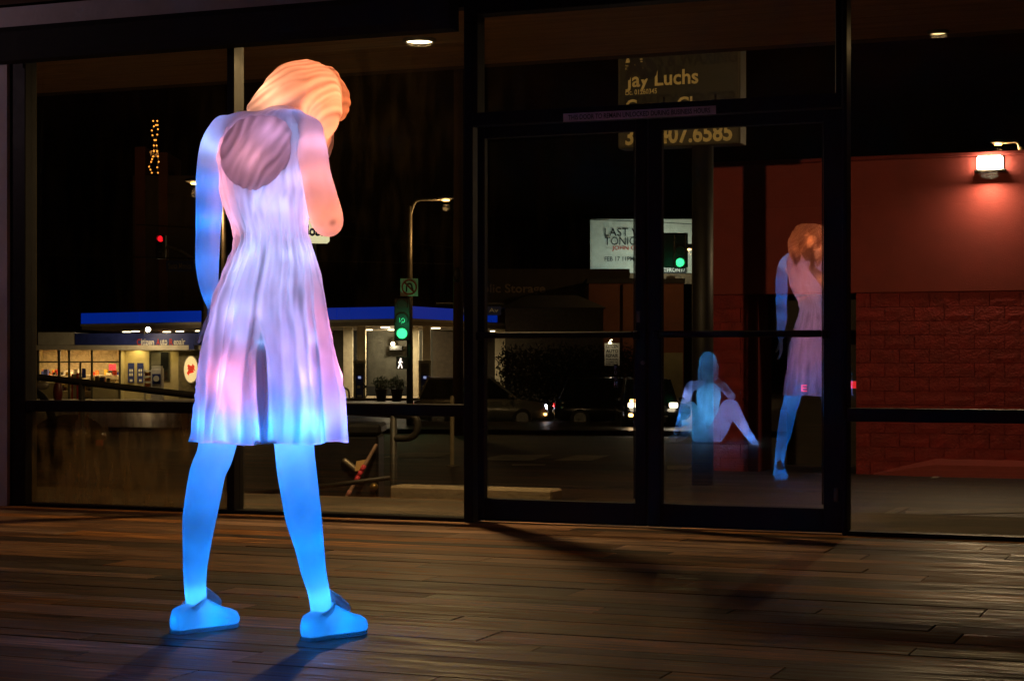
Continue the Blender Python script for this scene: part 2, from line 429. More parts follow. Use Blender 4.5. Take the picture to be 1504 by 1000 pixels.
# ---- floor boards
def wood(name):
    m, nt, b = nodes(name); N, L = nt.nodes.new, nt.links.new
    tc = N('ShaderNodeTexCoord'); oi = N('ShaderNodeObjectInfo')
    ad = N('ShaderNodeVectorMath'); ad.operation = 'MULTIPLY_ADD'
    L(oi.outputs['Random'], ad.inputs[0]); ad.inputs[1].default_value = (41, 17, 9); L(tc.outputs['Object'], ad.inputs[2])
    mp = N('ShaderNodeMapping'); mp.inputs['Scale'].default_value = (1.2, 16, 1); L(ad.outputs[0], mp.inputs[0])
    n1 = N('ShaderNodeTexNoise'); n1.inputs['Scale'].default_value = 2.6; n1.inputs['Detail'].default_value = 9; n1.inputs['Distortion'].default_value = .6; L(mp.outputs[0], n1.inputs['Vector'])
    n2 = N('ShaderNodeTexNoise'); n2.inputs['Scale'].default_value = 1.6; n2.inputs['Detail'].default_value = 4; L(ad.outputs[0], n2.inputs['Vector'])
    c1 = N('ShaderNodeValToRGB'); e = c1.color_ramp.elements; e[0].position = .28; e[1].position = .74
    e[0].color = (.025, .010, .004, 1); e[1].color = (.58, .28, .11, 1); k = c1.color_ramp.elements.new(.5); k.color = (.26, .112, .042, 1)
    L(n1.outputs['Fac'], c1.inputs[0])
    hv = N('ShaderNodeHueSaturation'); mr = N('ShaderNodeMapRange'); mr.inputs[3].default_value = .2; mr.inputs[4].default_value = 1.9
    L(oi.outputs['Random'], mr.inputs[0]); L(mr.outputs[0], hv.inputs['Value']); L(c1.outputs[0], hv.inputs['Color'])
    fr = N('ShaderNodeMath'); fr.operation = 'FRACT'; m7 = N('ShaderNodeMath'); m7.operation = 'MULTIPLY'; m7.inputs[1].default_value = 7.31
    L(oi.outputs['Random'], m7.inputs[0]); L(m7.outputs[0], fr.inputs[0])
    ms = N('ShaderNodeMapRange'); ms.inputs[3].default_value = .7; ms.inputs[4].default_value = 1.15; L(fr.outputs[0], ms.inputs[0]); L(ms.outputs[0], hv.inputs['Saturation'])
    mxc = N('ShaderNodeMix'); mxc.data_type = 'RGBA'; mxc.blend_type = 'MULTIPLY'; mxc.inputs[0].default_value = .7
    c2 = N('ShaderNodeValToRGB'); c2.color_ramp.elements[0].position = .3; c2.color_ramp.elements[1].position = .65
    c2.color_ramp.elements[0].color = (.35, .33, .32, 1); L(n2.outputs['Fac'], c2.inputs[0])
    L(hv.outputs[0], mxc.inputs[6]); L(c2.outputs[0], mxc.inputs[7]); L(mxc.outputs[2], b.inputs['Base Color'])
    rr = N('ShaderNodeMapRange'); rr.inputs[1].default_value = .3; rr.inputs[2].default_value = .7; rr.inputs[3].default_value = .30; rr.inputs[4].default_value = .80; L(n1.outputs['Fac'], rr.inputs[0]); L(rr.outputs[0], b.inputs['Roughness'])
    bp = N('ShaderNodeBump'); bp.inputs['Strength'].default_value = .6; bp.inputs['Distance'].default_value = .005
    L(n1.outputs['Fac'], bp.inputs['Height']); L(bp.outputs[0], b.inputs['Normal'])
    b.inputs['Specular IOR Level'].default_value = .32
    return m
M['wood'] = wood('worn_floor_board')
floor = struct('floor', MB().box((-12.6, -15.8, -.1), (4, .06, -.024)), mat('floor_underlay', (.006, .005, .004), .9))
rng = random.Random(11)
widths = [.12, .155, .19, .225]; lens = [.8, 1.15, 1.5, 1.9, 2.4, 2.9]
pm = {}
for w in widths:
    for l in lens:
        pm[(w, l)] = MB().box((0, -w + .0022, -.022), (l - .0025, 0, 0), .002).mesh('plank', M['wood'])
y = .055; far_mb = MB()
while y > -6.2:
    w = rng.choice(widths); x = -7.6 - rng.random() * 1.5
    while x < 1.6:
        l = rng.choice(lens)
        o = link('plank', pm[(w, l)], floor, (x, y, rng.uniform(-.0012, .0012)))
        o.rotation_euler = (R(rng.uniform(-.15, .15)), R(rng.uniform(-.03, .03)), 0)
        x += l
    y -= w
while y > -15.6:
    w = rng.choice(widths); x = -12.5
    while x < 3.5:
        l = rng.choice(lens); far_mb.box((x, y - w + .0035, -.022), (min(x + l - .004, 3.99), y, 0)); x += l
    y -= w
o = far_mb.build('planks', M['wood'], floor); o['kind'] = 'stuff'

# ================================================================= STOREFRONT
YF0, YF1 = -.065, .045      # frame depth
XL, XM0, XM1 = GX(22, YF0), GX(333, YF0), GX(343.5, YF0)
XJ0, XJ1 = GX(681, YF0), GX(697, YF0)
XD0, XD1 = GX(713.5, 0), GX(935, 0)
XS0, XS1, XS2 = XD1, GX(953, 0), GX(973, 0)
XE0, XE1, XE2 = GX(1211, 0), GX(1231, YF0), GX(1243.5, YF0)
ZT0, ZT1 = 2.205, 2.77
def pane(parent, x0, x1, z0, z1, m, name='glass_pane'):
    return MB().box((x0, -.003, z0), (x1, .003, z1)).build(name, m, parent)
def bead(parent, x0, x1, z0, z1):
    mb = MB(); y0, y1 = .062, .074
    return mb
def window(label, bars, rails, x0, x1, z1, dusty):
    t = thing('shop_window', label, 'window', ((x0 + x1) / 2, 0, 0))
    ox = (x0 + x1) / 2
    for (a, b) in bars:
        o = MB().box((a - ox, YF0, 0), (b - ox, YF1, z1), .004).build('mullion', M['frame'], t)
        MB().box((a - ox + .006, YF1 + .001, .03), ((a + b) / 2 - ox - .004, YF1 + .012, z1), .002).build('bead', M['frame_edge'], o)
        MB().box(((a + b) / 2 - ox + .004, YF1 + .001, .03), (b - ox - .006, YF1 + .012, z1), .002).build('bead', M['frame_edge'], o)
    segs = [(bars[i][1] - ox, bars[i + 1][0] - ox) for i in range(len(bars) - 1)]
    for k, (a, b) in enumerate(segs):
        MB().box((a, YF0 + .004, .568), (b, YF1 - .004, .634), .004).build('rail', M['frame'], t)
        MB().box((a, YF0 + .004, .0), (b, YF1 - .004, .022), .003).build('sill', M['frame'], t)
        MB().box((a, YF0 + .004, z1 - .05), (b, YF1 - .004, z1), .003).build('head', M['frame'], t)
        pane(t, a, b, .022, .568, M['glass_dusty'] if dusty[k] else M['glass_clean'])
        pane(t, a, b, .634, z1 - .05, M['glass_clean'])
    return t
XL2 = GX(37, YF0)
window('wide two-bay dark framed window behind the glowing standing statue, dusty lower left pane', [(GX(10, -.09) + .002, XL2), (XM0, XM1), (XJ0, XJ1 - .012)], None, XL, XJ1, 2.83, [1, 0])
window('tall dark framed window right of the glass doors, facing the red wall', [(XE1 + .02, XE2), (3.9, 3.96)], None, XE1, 3.96, 2.83, [0])
tr = thing('transom_window', 'low wide glass panel above the pair of glass doors', 'window', ((XJ1 + XE1) / 2, 0, ZT0))
ox, oz = (XJ1 + XE1) / 2, ZT0
hw = (XE1 + .018 - XJ1 + .012) / 2
MB().box((-hw, YF0, -.07), (hw, YF1, 0), .004).build('head_bar', M['frame'], tr)
MB().box((-hw, YF0, .53), (hw, YF1, .66), .004).build('top_bar', M['frame'], tr)
for a, b in ((-hw, -hw + .03), (hw - .03, hw)): MB().box((a, YF0 + .002, 0), (b, YF1 - .002, .53), .003).build('side_bar', M['frame'], tr)
pane(tr, -hw + .03, hw - .03, 0, .53, M['glass_clean'])
def door(label, x0, x1, g0, g1, gz1, hinge):
    ox = x0; t = thing('glass_door', label, 'door', (x0, 0, 0), 0, 'pair of glass doors')
    y0, y1 = -.028, .028
    MB().box((0, y0, .008), (g0 - ox, y1, 2.13), .004).build('stile', M['frame'], t)
    MB().box((g1 - ox, y0, .008), (x1 - ox, y1, 2.13), .004).build('stile', M['frame'], t)
    MB().box((g0 - ox, y0 + .002, .008), (g1 - ox, y1 - .002, .128), .003).build('bottom_rail', M['frame'], t)
    MB().box((g0 - ox, y0 + .002, 2.07), (g1 - ox, y1 - .002, 2.13), .003).build('top_rail', M['frame'], t)
    pane(t, g0 - ox, g1 - ox, .128, 2.07, M['glass_door'])
    MB().box((g0 - ox - .0, y0 - .045, .99), (g1 - ox + .0, y0 - .012, 1.024), .006).build('push_bar', M['frame'], t)
    for gx in (g0 - ox - .03, g1 - ox + .002): MB().box((gx, y0 - .044, .98), (gx + .028, y0 + .001, 1.025), .004).build('bar_bracket', M['frame'], t)
    mb = MB()
    for gx in (g0 - ox + .001, g1 - ox - .007): mb.box((gx, y0 - .004, .15), (gx + .006, y0 + .004, 2.065))
    mb.build('glazing_bead', M['frame_edge'], t)
    return t
d1 = door('left leaf of the glass doors, nearer the glowing statue', XJ1, XS1 - .004, XD0, XD1, 2.03, 0)
d2 = door('right leaf of the glass doors, with reflected figures in it', XS1 + .004, XE1 + .015, XS2, XE0, 2.03, 1)
MB().tube([(.0, 0, 0), (0, -.012, 0)], .011, 12).build('lock', M['steel'], d1, False, (XD1 - XJ1 + .045, -.029, .86))
MB().box((-.012, -.012, -.035), (.012, .001, .035), .004).build('latch', M['steel'], d2, False, (XE1 - XS1 - .02, -.029, .2))
MB().box((-.01, -.005, -.03), (.01, .001, .03), .003).build('lock_plate', M['steel'], d1, False, (XD1 - XJ1 + .02, -.029, 1.10))
# decal on the door
dc = thing('door_sticker', 'small dark sticker with vertical blue letters on the left door glass', 'sticker', (GX(905, 0), -.006, .79))
MB().box((-.012, -.001, -.06), (.012, .001, .06)).build('backing', M['black'], dc)
for i, ch in enumerate('PUSH'):
    text('letter', ch, mat('pale_blue_print', (.35, .4, .75), .5), dc, 0, -.0025, .035 - i * .028, None, .018, .02, 'CENTER')
# notice strip
a, b = GX(828, -.06), GX(1052, -.06)
ns = thing('notice_strip', 'pale strip notice with black capitals on the bar over the doors', 'sign', ((a + b) / 2, YF0 - .002, 2.152))
MB().box((-(b - a) / 2, -.002, -.022), ((b - a) / 2, .0015, .022)).build('strip', mat('pale_notice_film', (.8, .68, .76), .6), ns)
text('lettering', 'THIS DOOR TO REMAIN UNLOCKED DURING BUSINESS HOURS', M['letter_dark'], ns, 0, -.0035, -.013, (b - a) * .93, .026, .012, 'CENTER')
# roller blind over the left bays
xb0, xb1 = GX(10, -.12), XJ0 + .01
bl = thing('roller_blind', 'long black rolled-up blind across the top of the left window', 'blind', ((xb0 + xb1) / 2, -.21, 2.735))
h = (xb1 - xb0) / 2
prof = [(-.06, -.105), (-.072, -.06), (-.072, .06), (-.05, .095), (.055, .095), (.055, -.105)]
mb = MB(); mb.rings([[(x, py, pz) for py, pz in prof] for x in (-h, h)]); mb.build('cassette', M['blind'], bl)
MB().rings([[(x, py * .98, pz * 1.0) for py, pz in prof] for x in (-h - .02, -h - .001)]).build('end_cap', M['black'], bl)
ch = [(-h + .0, -.03, -.1), (-h - .02, -.03, -.8), (-h - .03, -.035, -1.6), (-h - .015, -.03, -2.1), (-h + .02, -.03, -2.2), (-h + .035, -.03, -2.0)]
MB().limb(ch, [.003] * 6, 6).build('pull_cord', M['black'], bl)

# ================================================================= GLOWING STATUES
RS = resin('glowing_resin', (.82, .82, .82), .62)
RS2 = resin('fold_shade_resin', (.62, .55, .62), .25)
DS, SC = 5.75, 2673 / 5.75
sw = P(395, HOR, DS)
st = thing('statue', 'glowing pink and blue statue of a standing woman, head bowed, in a short dress', 'statue', (sw.x, sw.y, 0), YAW)
def S(px, py, w=0.0):
    k = (DS + w) / DS
    return Vector(((px - 752) * (DS + w) / FPX - (395 - 752) * DS / FPX, w, CAM.z + (HOR - py) * (DS + w) / FPX))
th = R(40); FF = Vector((math.sin(th), math.cos(th), 0)); RR = Vector((math.cos(th), -math.sin(th), 0)); UP = Vector((0, 0, 1))
body = MB()
# spine core and pelvis (slim inner armature)
body.limb([S(396, 500, .0), S(397, 420, 0), S(396, 345, .0), S(392, 270, .03), S(392, 215, .05), S(400, 178, .09), S(418, 160, .14), S(440, 150, .20)], [.05, .05, .045, .05, .06, .05, .046, .05])
body.limb([S(365, 480, .04), S(396, 470, 0), S(425, 480, -.03)], [.06, .05, .06])
# legs
LL = [(366, 470, .045, 38), (340, 560, .06, 35), (322, 640, .07, 29), (315, 670, .07, 27.5), (305.5, 692, .07, 27), (298.5, 728, .075, 26.5), (292.5, 764, .08, 25), (289, 800, .095, 21.3), (286.5, 836, .11, 18.2), (287, 868, .12, 16.5), (290, 893, .125, 16)]
RL = [(424, 470, -.03, 38), (428, 560, -.03, 34), (431.5, 640, -.03, 30), (433, 665, -.03, 29), (436, 692, -.035, 29), (441, 728, -.035, 28), (446.5, 764, -.035, 26.5), (454, 800, -.035, 22), (460, 836, -.035, 19), (468, 868, -.035, 16.5), (472, 896, -.03, 16)]
for leg in (LL, RL):
    body.limb([S(a, b, w) for a, b, w, r in leg], [r / SC for a, b, w, r in leg], 20)
# left arm (hanging, far side)
LA = [(330, 190, .11, 22), (314, 216, .14, 21), (307, 262, .15, 20), (307.5, 300, .15, 20.5), (305.5, 342, .15, 19), (304.5, 390, .14, 17.8), (308, 425, .16, 14.5), (316, 452, .18, 11.5)]
body.limb([S(330, 193, .11), S(360, 188, .08), S(392, 190, .06), S(430, 188, .03), S(455, 192, -.01)], [.045, .055, .05, .055, .045])
body.limb([S(a, b, w) for a, b, w, r in LA], [r / SC for a, b, w, r in LA], 18)
def hand(mb, base, d, side, pn, sc=1.0, curl=.35):
    d = d.normalized(); side = (side - d * side.dot(d)).normalized(); pn = d.cross(side).normalized() * (1 if d.cross(side).dot(pn) > 0 else -1)
    for k in range(4):
        o = base + side * ((k - 1.5) * .021 * sc)
        mb.limb([base + side * ((k - 1.5) * .012 * sc), o + d * .05 * sc, o + d * .092 * sc], [.014 * sc, .0135 * sc, .012 * sc], 10, 2)
        L_ = [.062, .076, .07, .054][k] * sc; q = o + d * .088 * sc; dd = d.copy()
        pts = [q]
        for j in range(3):
            dd = (dd + pn * curl * (.5 + .5 * j)).normalized(); pts.append(pts[-1] + dd * L_ * [.45, .32, .23][j])
        mb.limb(pts, [.0098 * sc, .0092 * sc, .0085 * sc, .0072 * sc], 10, 3)
    tb = base + d * .022 * sc - side * .028 * sc
    mb.limb([base + d * .01 * sc - side * .012 * sc, tb, tb + (d * .9 - side * .7 + pn * .3) * .04 * sc, tb + (d * 1.5 - side * .7 + pn * .7) * .048 * sc], [.015 * sc, .014 * sc, .0115 * sc, .009 * sc], 10, 3)
hand(body, S(317, 456, .185), Vector((.12, .10, -1)), FF, -RR, 1.0)
# head
hc = S(447, 148, .25)
tilt = Matrix.Rotation(R(38), 3, RR * -1)       # bow forward
def H(f, r, u): return hc + tilt @ (FF * f + RR * r + UP * u)
def rotm(): return Matrix((RR, FF, UP)).transposed()
# right arm: upper arm to elbow, forearm up to the face
RA = [(452, 196, -.01, 24), (458, 225, -.03, 24), (464, 256, -.05, 22), (472, 290, -.05, 24), (479, 318, -.03, 25), (482, 326, .0, 23)]
body.limb([S(a, b, w) for a, b, w, r in RA], [r / SC for a, b, w, r in RA], 18)
elb = S(481, 324, -.0); wr = hc + RR * .028 + FF * .035 + UP * -.20
body.limb([elb, elb.lerp(wr, .35), elb.lerp(wr, .75), wr], [.052, .045, .034, .028], 16)
hd = hc + RR * .030 + FF * .085 + UP * -.06 - wr
hand(body, wr, hd, FF, -RR, 1.0, .3)
hm = tilt @ rotm()
body.ell(H(0, 0, .02), (.078, .095, .105), hm)
body.ell(H(.025, 0, -.055), (.056, .068, .075), hm)
body.ell(H(.055, 0, -.115), (.024, .024, .02), hm)
body.limb([H(.088, 0, .0), H(.108, 0, -.035), H(.104, 0, -.046)], [.010, .015, .012], 10)
body.ell(H(.094, 0, -.075), (.024, .010, .008), hm); body.ell(H(.09, 0, -.089), (.02, .010, .008), hm)
for s in (-1, 1):
    body.ell(H(.078, .033 * s, .0), (.015, .012, .009), hm); body.ell(H(.088, .034 * s, .02), (.022, .008, .006), hm)
    body.ell(H(.0, .08 * s, -.02), (.01, .02, .032), hm); body.ell(H(.066, .035 * s, -.04), (.026, .02, .024), hm)
bme = remesh(body, 'body', .0075, 5)
dimple_shade = [(S(489, 327, -.07), .011), (S(472, 333, -.08), .007), (S(472, 338, -.075), .006)]  # elbow dimples: shade painted as dark spots, surface not dented
set_thick_shade(bme, [.10 + .30 * noise.noise(v.co * 7) + .12 * noise.noise(v.co * 19) + sum(.55 * math.exp(-((v.co - c).length / r) ** 2) for c, r in dimple_shade) for v in bme.vertices])
link('body', bme, st).data.materials.append(RS)
# ---- dress
lev = [(650, 109, 395, 0), (645, 109.5, 395, 0), (620, 108, 395, 0), (584, 104.5, 395, 0), (536, 98, 394.5, 0), (488, 90, 395, 0), (456, 83, 395, 0), (430, 78, 397, 0), (402, 71, 399, 0), (385, 65, 400, 0), (370, 60, 400, .0), (356, 55.5, 398.5, .0), (345, 54.5, 397.5, .005), (333, 57, 396, .01), (320, 60, 394, .015), (300, 63.5, 391, .025), (275, 67, 388, .035), (250, 69, 387, .045), (225, 71, 388, .055), (205, 72, 391, .065), (190, 69, 393, .075), (178, 60, 396, .09), (169, 48, 402, .105), (164, 34, 410, .12), (162, 24, 414, .13)]
def ratio(py): return .92 if py > 430 else (.92 - (430 - py) / 85 * .2 if py > 345 else .72)
def lerp_lev(py):
    for i in range(len(lev) - 1):
        a, b = lev[i], lev[i + 1]
        if b[0] <= py <= a[0]:
            t = (a[0] - py) / (a[0] - b[0]); t2 = t
            return [a[k] + (b[k] - a[k]) * t2 for k in range(1, 4)]
    return list(lev[-1][1:])
SEG = 300
PL = [0]
def pleat(th_, py):
    q = th_ * 10 + 1.7 * noise.noise(Vector((math.cos(th_) * 1.6, math.sin(th_) * 1.6, py * .004)))*3
    f = 1 - abs(math.sin(q / 2)) ** .7 * 1.6
    q2 = th_ * 23 + 3 * noise.noise(Vector((math.cos(th_) * 3, math.sin(th_) * 3, py * .006 + 7)))
    f2 = math.sin(q2)
    q3 = th_ * 44 + 2.0 * noise.noise(Vector((math.cos(th_) * 5, math.sin(th_) * 5, py * .01)))
    if py > 345:
        t = (py - 345) / 300.0
        a = .002 + .020 * t; a2 = .0045 * min(1, t * 3) + .0015; a3 = .004 * math.exp(-t * 4) 
    else:
        t = (345 - py) / 100.0
        a = .002 + .002 * min(1, t); a2 = .0012; a3 = .003 * math.exp(-t * 7)
    dr = noise.noise(Vector((math.cos(th_) * 2.6 + py * .016, math.sin(th_) * 2.6, py * .011))); dr2 = noise.noise(Vector((math.cos(th_) * 5 - py * .03, math.sin(th_) * 5 + 9, py * .02)))
    dk = 1.0 if py < 345 else max(.25, 1 - (py - 345) / 120)
    ts = 1.0 if py > 372 else max(.30, 1 - (372 - py) / 45)
    PL[0] = .06 + .55 * dk * (abs(dr) ** .6 * .6 - .25) + .18 * dr2 + ts * (.20 * f2 * abs(f2) - .21 * f * min(1, a / .006)) - .14 * math.sin(q3) * math.exp(-abs(py - 370) / 70) + .42 * noise.noise(Vector((math.cos(th_) * 7, math.sin(th_) * 7, py * .022)))  # fold valleys and drapes get shade painted into the transmission
    return a * f + a2 * f2 + a3 * math.sin(q3) + .004 * noise.noise(Vector((math.cos(th_) * 4, math.sin(th_) * 4, py * .03))) - .016 * dk * (abs(dr) ** .7 - .4)
def dress_pt(th_, py, off=0.0):
    h_, cx, w = lerp_lev(py); r = ratio(py); h_ = h_ / SC
    a = h_ / math.sqrt(math.cos(th) ** 2 + (r * math.sin(th)) ** 2); b = r * a
    d = RR * (a * math.cos(th_)) + FF * (b * math.sin(th_))
    rad = d.length; dn = d / rad
    rr = rad + pleat(th_, py) + off
    # deep fold facing the camera
    if py > 468 and off == 0:
        u = dn.x * rad; c0 = S(0 + 384 + (py - 468) * .075 + 6, py).x - S(cx, py).x
        wd = .004 + .026 * min(1, (py - 468) / 60)
        if dn.y < 0:
            e = (u - c0) / wd
            if abs(e) < 1: rr -= .05 * min(1, (py - 466) / 50) * (1 - e * e) ** .35
            elif -2.2 < e <= -1: rr += .008 * (2.2 + e) / 1.2
    hemw = .0035 * math.sin(th_ * 7) if py > 640 else 0
    c = S(cx, py, w)
    return c + dn * rr + UP * hemw
dm = MB(); pys = []
py = 648.0
while py > 163: pys.append(py); py -= 4.0 if py > 200 else 2.5
tvals = []
def dp2(a, p):
    r_ = dress_pt(a, p); tvals.append(PL[0]); return r_
rs = [[dp2(2 * math.pi * k / SEG, p) for k in range(SEG)] for p in pys]
inner = [[S(395, 646, 0) + (p - S(395, 646, 0)) * .93 + UP * .012 for p in rs[0]]]
dm.rings([[S(395, 645) + Vector(((p - S(395, 645)).x, (p - S(395, 645)).y, 0)) * .5 + UP * .012 for p in rs[0]]] + inner + rs)
dress = dm.build('dress', RS, st, True); set_thick_shade(dress.data, [0] * (2 * SEG) + tvals)
# darker strip standing in for the shade inside the deep fold
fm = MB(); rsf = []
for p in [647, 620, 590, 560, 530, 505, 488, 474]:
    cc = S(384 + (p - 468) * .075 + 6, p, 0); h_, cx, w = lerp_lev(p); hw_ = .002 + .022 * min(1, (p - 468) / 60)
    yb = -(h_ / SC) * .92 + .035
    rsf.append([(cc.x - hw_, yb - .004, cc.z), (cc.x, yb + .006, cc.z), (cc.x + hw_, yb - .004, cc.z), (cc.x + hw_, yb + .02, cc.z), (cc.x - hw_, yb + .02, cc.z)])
fm.rings(rsf); fm.build('fold_shade_strip', RS2, st)
# ---- hair
def strands(me, axis, cross, freq, amp, seed=0.0, thick=.85):  # also paints shade between strands into the transmission
    tv = []
    ns = [v.normal.copy() for v in me.vertices]
    for v, n in zip(me.vertices, ns):
        q = v.co.dot(cross); l = v.co.dot(axis)
        wob = noise.noise(Vector((q * 9 + seed, l * 6, seed))) * 2.4 + noise.noise(Vector((q * 25, l * 14, seed + 3))) * .6
        rdg = abs(math.sin(q * freq * .5 + wob * 1.6)) ** .7 - .6 + .35 * math.sin(q * freq * 1.3 + wob * 3)
        big = noise.noise(Vector((q * 22, l * 9, seed)))
        v.co = v.co + n * (amp * rdg + amp * 1.0 * big)
        q4 = q * freq * 1.1 + wob * 2.2; tv.append(thick * (.45 + .55 * math.sin(q4) * noise.noise(Vector((l * 12, q * 30, seed))) * 1.6 - .6 * rdg))
    set_thick_shade(me, tv)
hb = MB()
ax = (S(478, 112, .2) - S(380, 160, .08)).normalized()
hb.ell(S(455, 141, .245), (.108, .118, .096), Matrix.Rotation(R(-25), 3, 'Y'))
hb.limb([S(374, 160, .085), S(396, 146, .10), S(424, 131, .14), S(450, 127, .19)], [.026, .050, .078, .088], 18)
hb.limb([S(462, 132, .17), S(476, 158, .15), S(478, 182, .16), S(475, 199, .18)], [.085, .062, .042, .022], 18)
# curtains of hair hanging round the face, and the fringe
for r_, f_, l_ in ((-.085, .02, .17), (-.098, -.03, .17), (.070, .02, .16), (.078, -.03, .17)):
    top = H(f_ * .5, r_ * .55, .07); mid = H(f_ + .01, r_, -.03)
    low = mid + Vector((0, 0, -.13)) + FF * .015
    hb.limb([top, mid, mid.lerp(low, .55), low], [.05, .042, .036, .014], 14)
for r_ in (-.06, -.03, 0, .03, .06):
    hb.limb([H(.0, r_ * .7, .10), H(.075, r_, .085), H(.112, r_ * 1.05, .045), H(.118, r_ * 1.05, .015)], [.04, .03, .018, .008], 10)
hme = remesh(hb, 'hair', .0050, 12)
strands(hme, ax, Vector((-ax.z, .3, ax.x)).normalized(), 210, .0022, 1.0, .62)
hme.materials.append(RS); link('hair', hme, st)
lb = MB()
lb.ell(S(375, 224, -.085), (.108, .062, .118), Matrix.Rotation(R(28), 3, 'Y'), 40, 24)
lb.ell(S(395, 205, -.06), (.070, .055, .075), Matrix.Rotation(R(40), 3, 'Y'), 30, 18)
lme = remesh(lb, 'hair_lock', .0052, 6)
strands(lme, Vector((.5, 0, .86)), Vector((.86, .25, -.5)), 170, .0030, 5.0, .5)
lme.materials.append(resin('hair_resin', (.70, .62, .66), .55)); link('hair_lock', lme, st)
# ---- shoes
def shoe(heel, dirn, L_):
    d = Vector((dirn[0], dirn[1], 0)).normalized(); s_ = Vector((d.y, -d.x, 0))
    root_ = MB()
    prof = [(-.015, .012, .05), (0, .026, .066), (.04, .037, .082), (.12, .041, .088), (.22, .041, .092), (.32, .040, .110), (.42, .042, .112), (.52, .046, .098), (.64, .051, .082), (.76, .053, .070), (.87, .050, .062), (.94, .041, .055), (.985, .026, .046), (1.0, .012, .036)]
    rs = []
    for t, hw_, tz in prof:
        c = heel + d * (t * L_); ring = []
        for k in range(20):
            a = 2 * math.pi * k / 20; x = math.cos(a); z = math.sin(a)
            zz = .007 + (tz - .007) * (.5 + .5 * (abs(z) ** .8 * (1 if z > 0 else -1)))
            wx = hw_ * (abs(x) ** .7 * (1 if x > 0 else -1)) * (1.0 if zz < tz * .6 else .9)
            ring.append(c + s_ * wx + UP * zz)
        rs.append(ring)
    root_.rings(rs)
    o = root_.build('shoe', RS, st, True)
    sm = MB(); out = []
    for t, hw_ in [(-.015, .012), (.0, .028), (.05, .038), (.2, .042), (.45, .046), (.65, .054), (.8, .054), (.92, .044), (.99, .026), (1.02, .01)]:
        c = heel + d * (t * L_)
        out.append([c + s_ * (hw_ * x) + UP * z for x, z in ((-.9, .001), (-.95, .006), (-.9, .012), (.9, .012), (.95, .006), (.9, .001))])
    sm.rings(out); sm.build('sole', RS, o)
    tg = MB(); tp = heel + d * (.36 * L_)
    tg.limb([tp + d * .075 + UP * .085, tp + d * .035 + UP * .115, tp + d * .012 + UP * .14], [.022, .022, .012], 10)
    tg.build('tongue', RS, o, True)
    for k in range(4):
        c = heel + d * ((.50 + .07 * k) * L_) + UP * (.104 - .011 * k)
        MB().tube([c - s_ * .026 - UP * .012, c + UP * .004, c + s_ * .026 - UP * .012], .0045, 6, True).build('lace', RS, o, True)
    cl = MB(); c = heel + d * (.29 * L_) + UP * .104
    cl.rings([[c + d * (math.cos(a) * r * 1.05) + s_ * (math.sin(a) * r) + UP * (z + .022 * math.cos(a) - .006) for a in [2 * math.pi * i / 18 for i in range(18)]] for r, z in ((.037, -.022), (.0395, -.008), (.039, -.001), (.036, .001), (.033, -.012))], False)
    cl.build('collar', RS, o, True)
def toe_lamp(heel, dirn, L_):
    d = Vector((dirn[0], dirn[1], 0)).normalized()
    leds_later.extend([(heel + d * L_ * t + UP * z, (.0, .23, 1), e * 2.2) for t, z, e in ((.55, .05, .10), (.8, .038, .05), (.05, .045, .03))])
leds_later = []
shoe(Vector((S(256, 930, .055).x, .06, 0)), (.66, .75), .25)
shoe(Vector((S(449, 938, -.085).x, -.085, 0)), (.66, .75), .245)
# ---- lamps inside the statue
def leds(lst, root, k=1.0):
    for (p, c, e) in lst: light('led', 'POINT', p, c, e * k, root, .018)
BL, LV, PK, OR = (.0, .22, 1), (.27, .33, 1), (1, .32, .52), (1, .27, .11)
lst = []
for (a, b, w, e) in [(320, 655, .09, .30), (303, 700, .085, .15), (297, 745, .085, .12), (290, 795, .10, .12), (287, 835, .115, .10), (287, 868, .12, .22), (290, 893, .125, .20),
                     (432, 650, -.02, .42), (437, 700, -.02, .2), (444, 748, -.03, .15), (454, 795, -.035, .17), (461, 838, -.035, .13), (469, 872, -.03, .24), (472, 894, -.03, .2)]:
    lst.append((S(a, b, w), (.03, .28, 1) if b > 860 or b < 660 else BL, e * 1.25))
for (a, b, w, e) in [(318, 210, .13, .10), (308, 270, .15, .11), (307, 325, .15, .16), (305, 385, .15, .10), (310, 435, .16, .06)]:
    lst.append((S(a, b, w), BL if b > 250 else (.30, .45, 1), e * (1.35 if b > 250 else 2.6)))
for (a, b, w, c, e) in [(457, 215, -.03, (1, .42, .65), .13), (464, 262, -.05, (1, .30, .28), .15), (479, 312, -.03, OR, .24), (474, 262, .17, OR, .22)]:
    lst.append((S(a, b, w), c, e * 1.35))
leds(lst, st)
toe_lamp(Vector((S(256, 930, .055).x, .06, 0)), (.66, .75), .25); toe_lamp(Vector((S(449, 938, -.085).x, -.085, 0)), (.66, .75), .245)
leds(leds_later, st)
leds([(H(.0, 0, .02), (1, .2, .05), 1.5), (H(.02, .070, -.04), (1, .25, .09), .3), (wr + FF * .0, (1, .3, .1), .03), (H(.02, -.088, -.05), (1, .2, .06), .2), (H(.10, .0, .07), (1, .2, .05), .25)], st)
leds([(S(*q_), c, e) for q_, c, e in [((470, 146, .17), OR, .6), ((430, 118, .20), OR, .35), ((398, 143, .105), (1, .42, .22), .42), ((486, 150, .20), OR, .35), ((478, 186, .17), OR, .10)]], st)
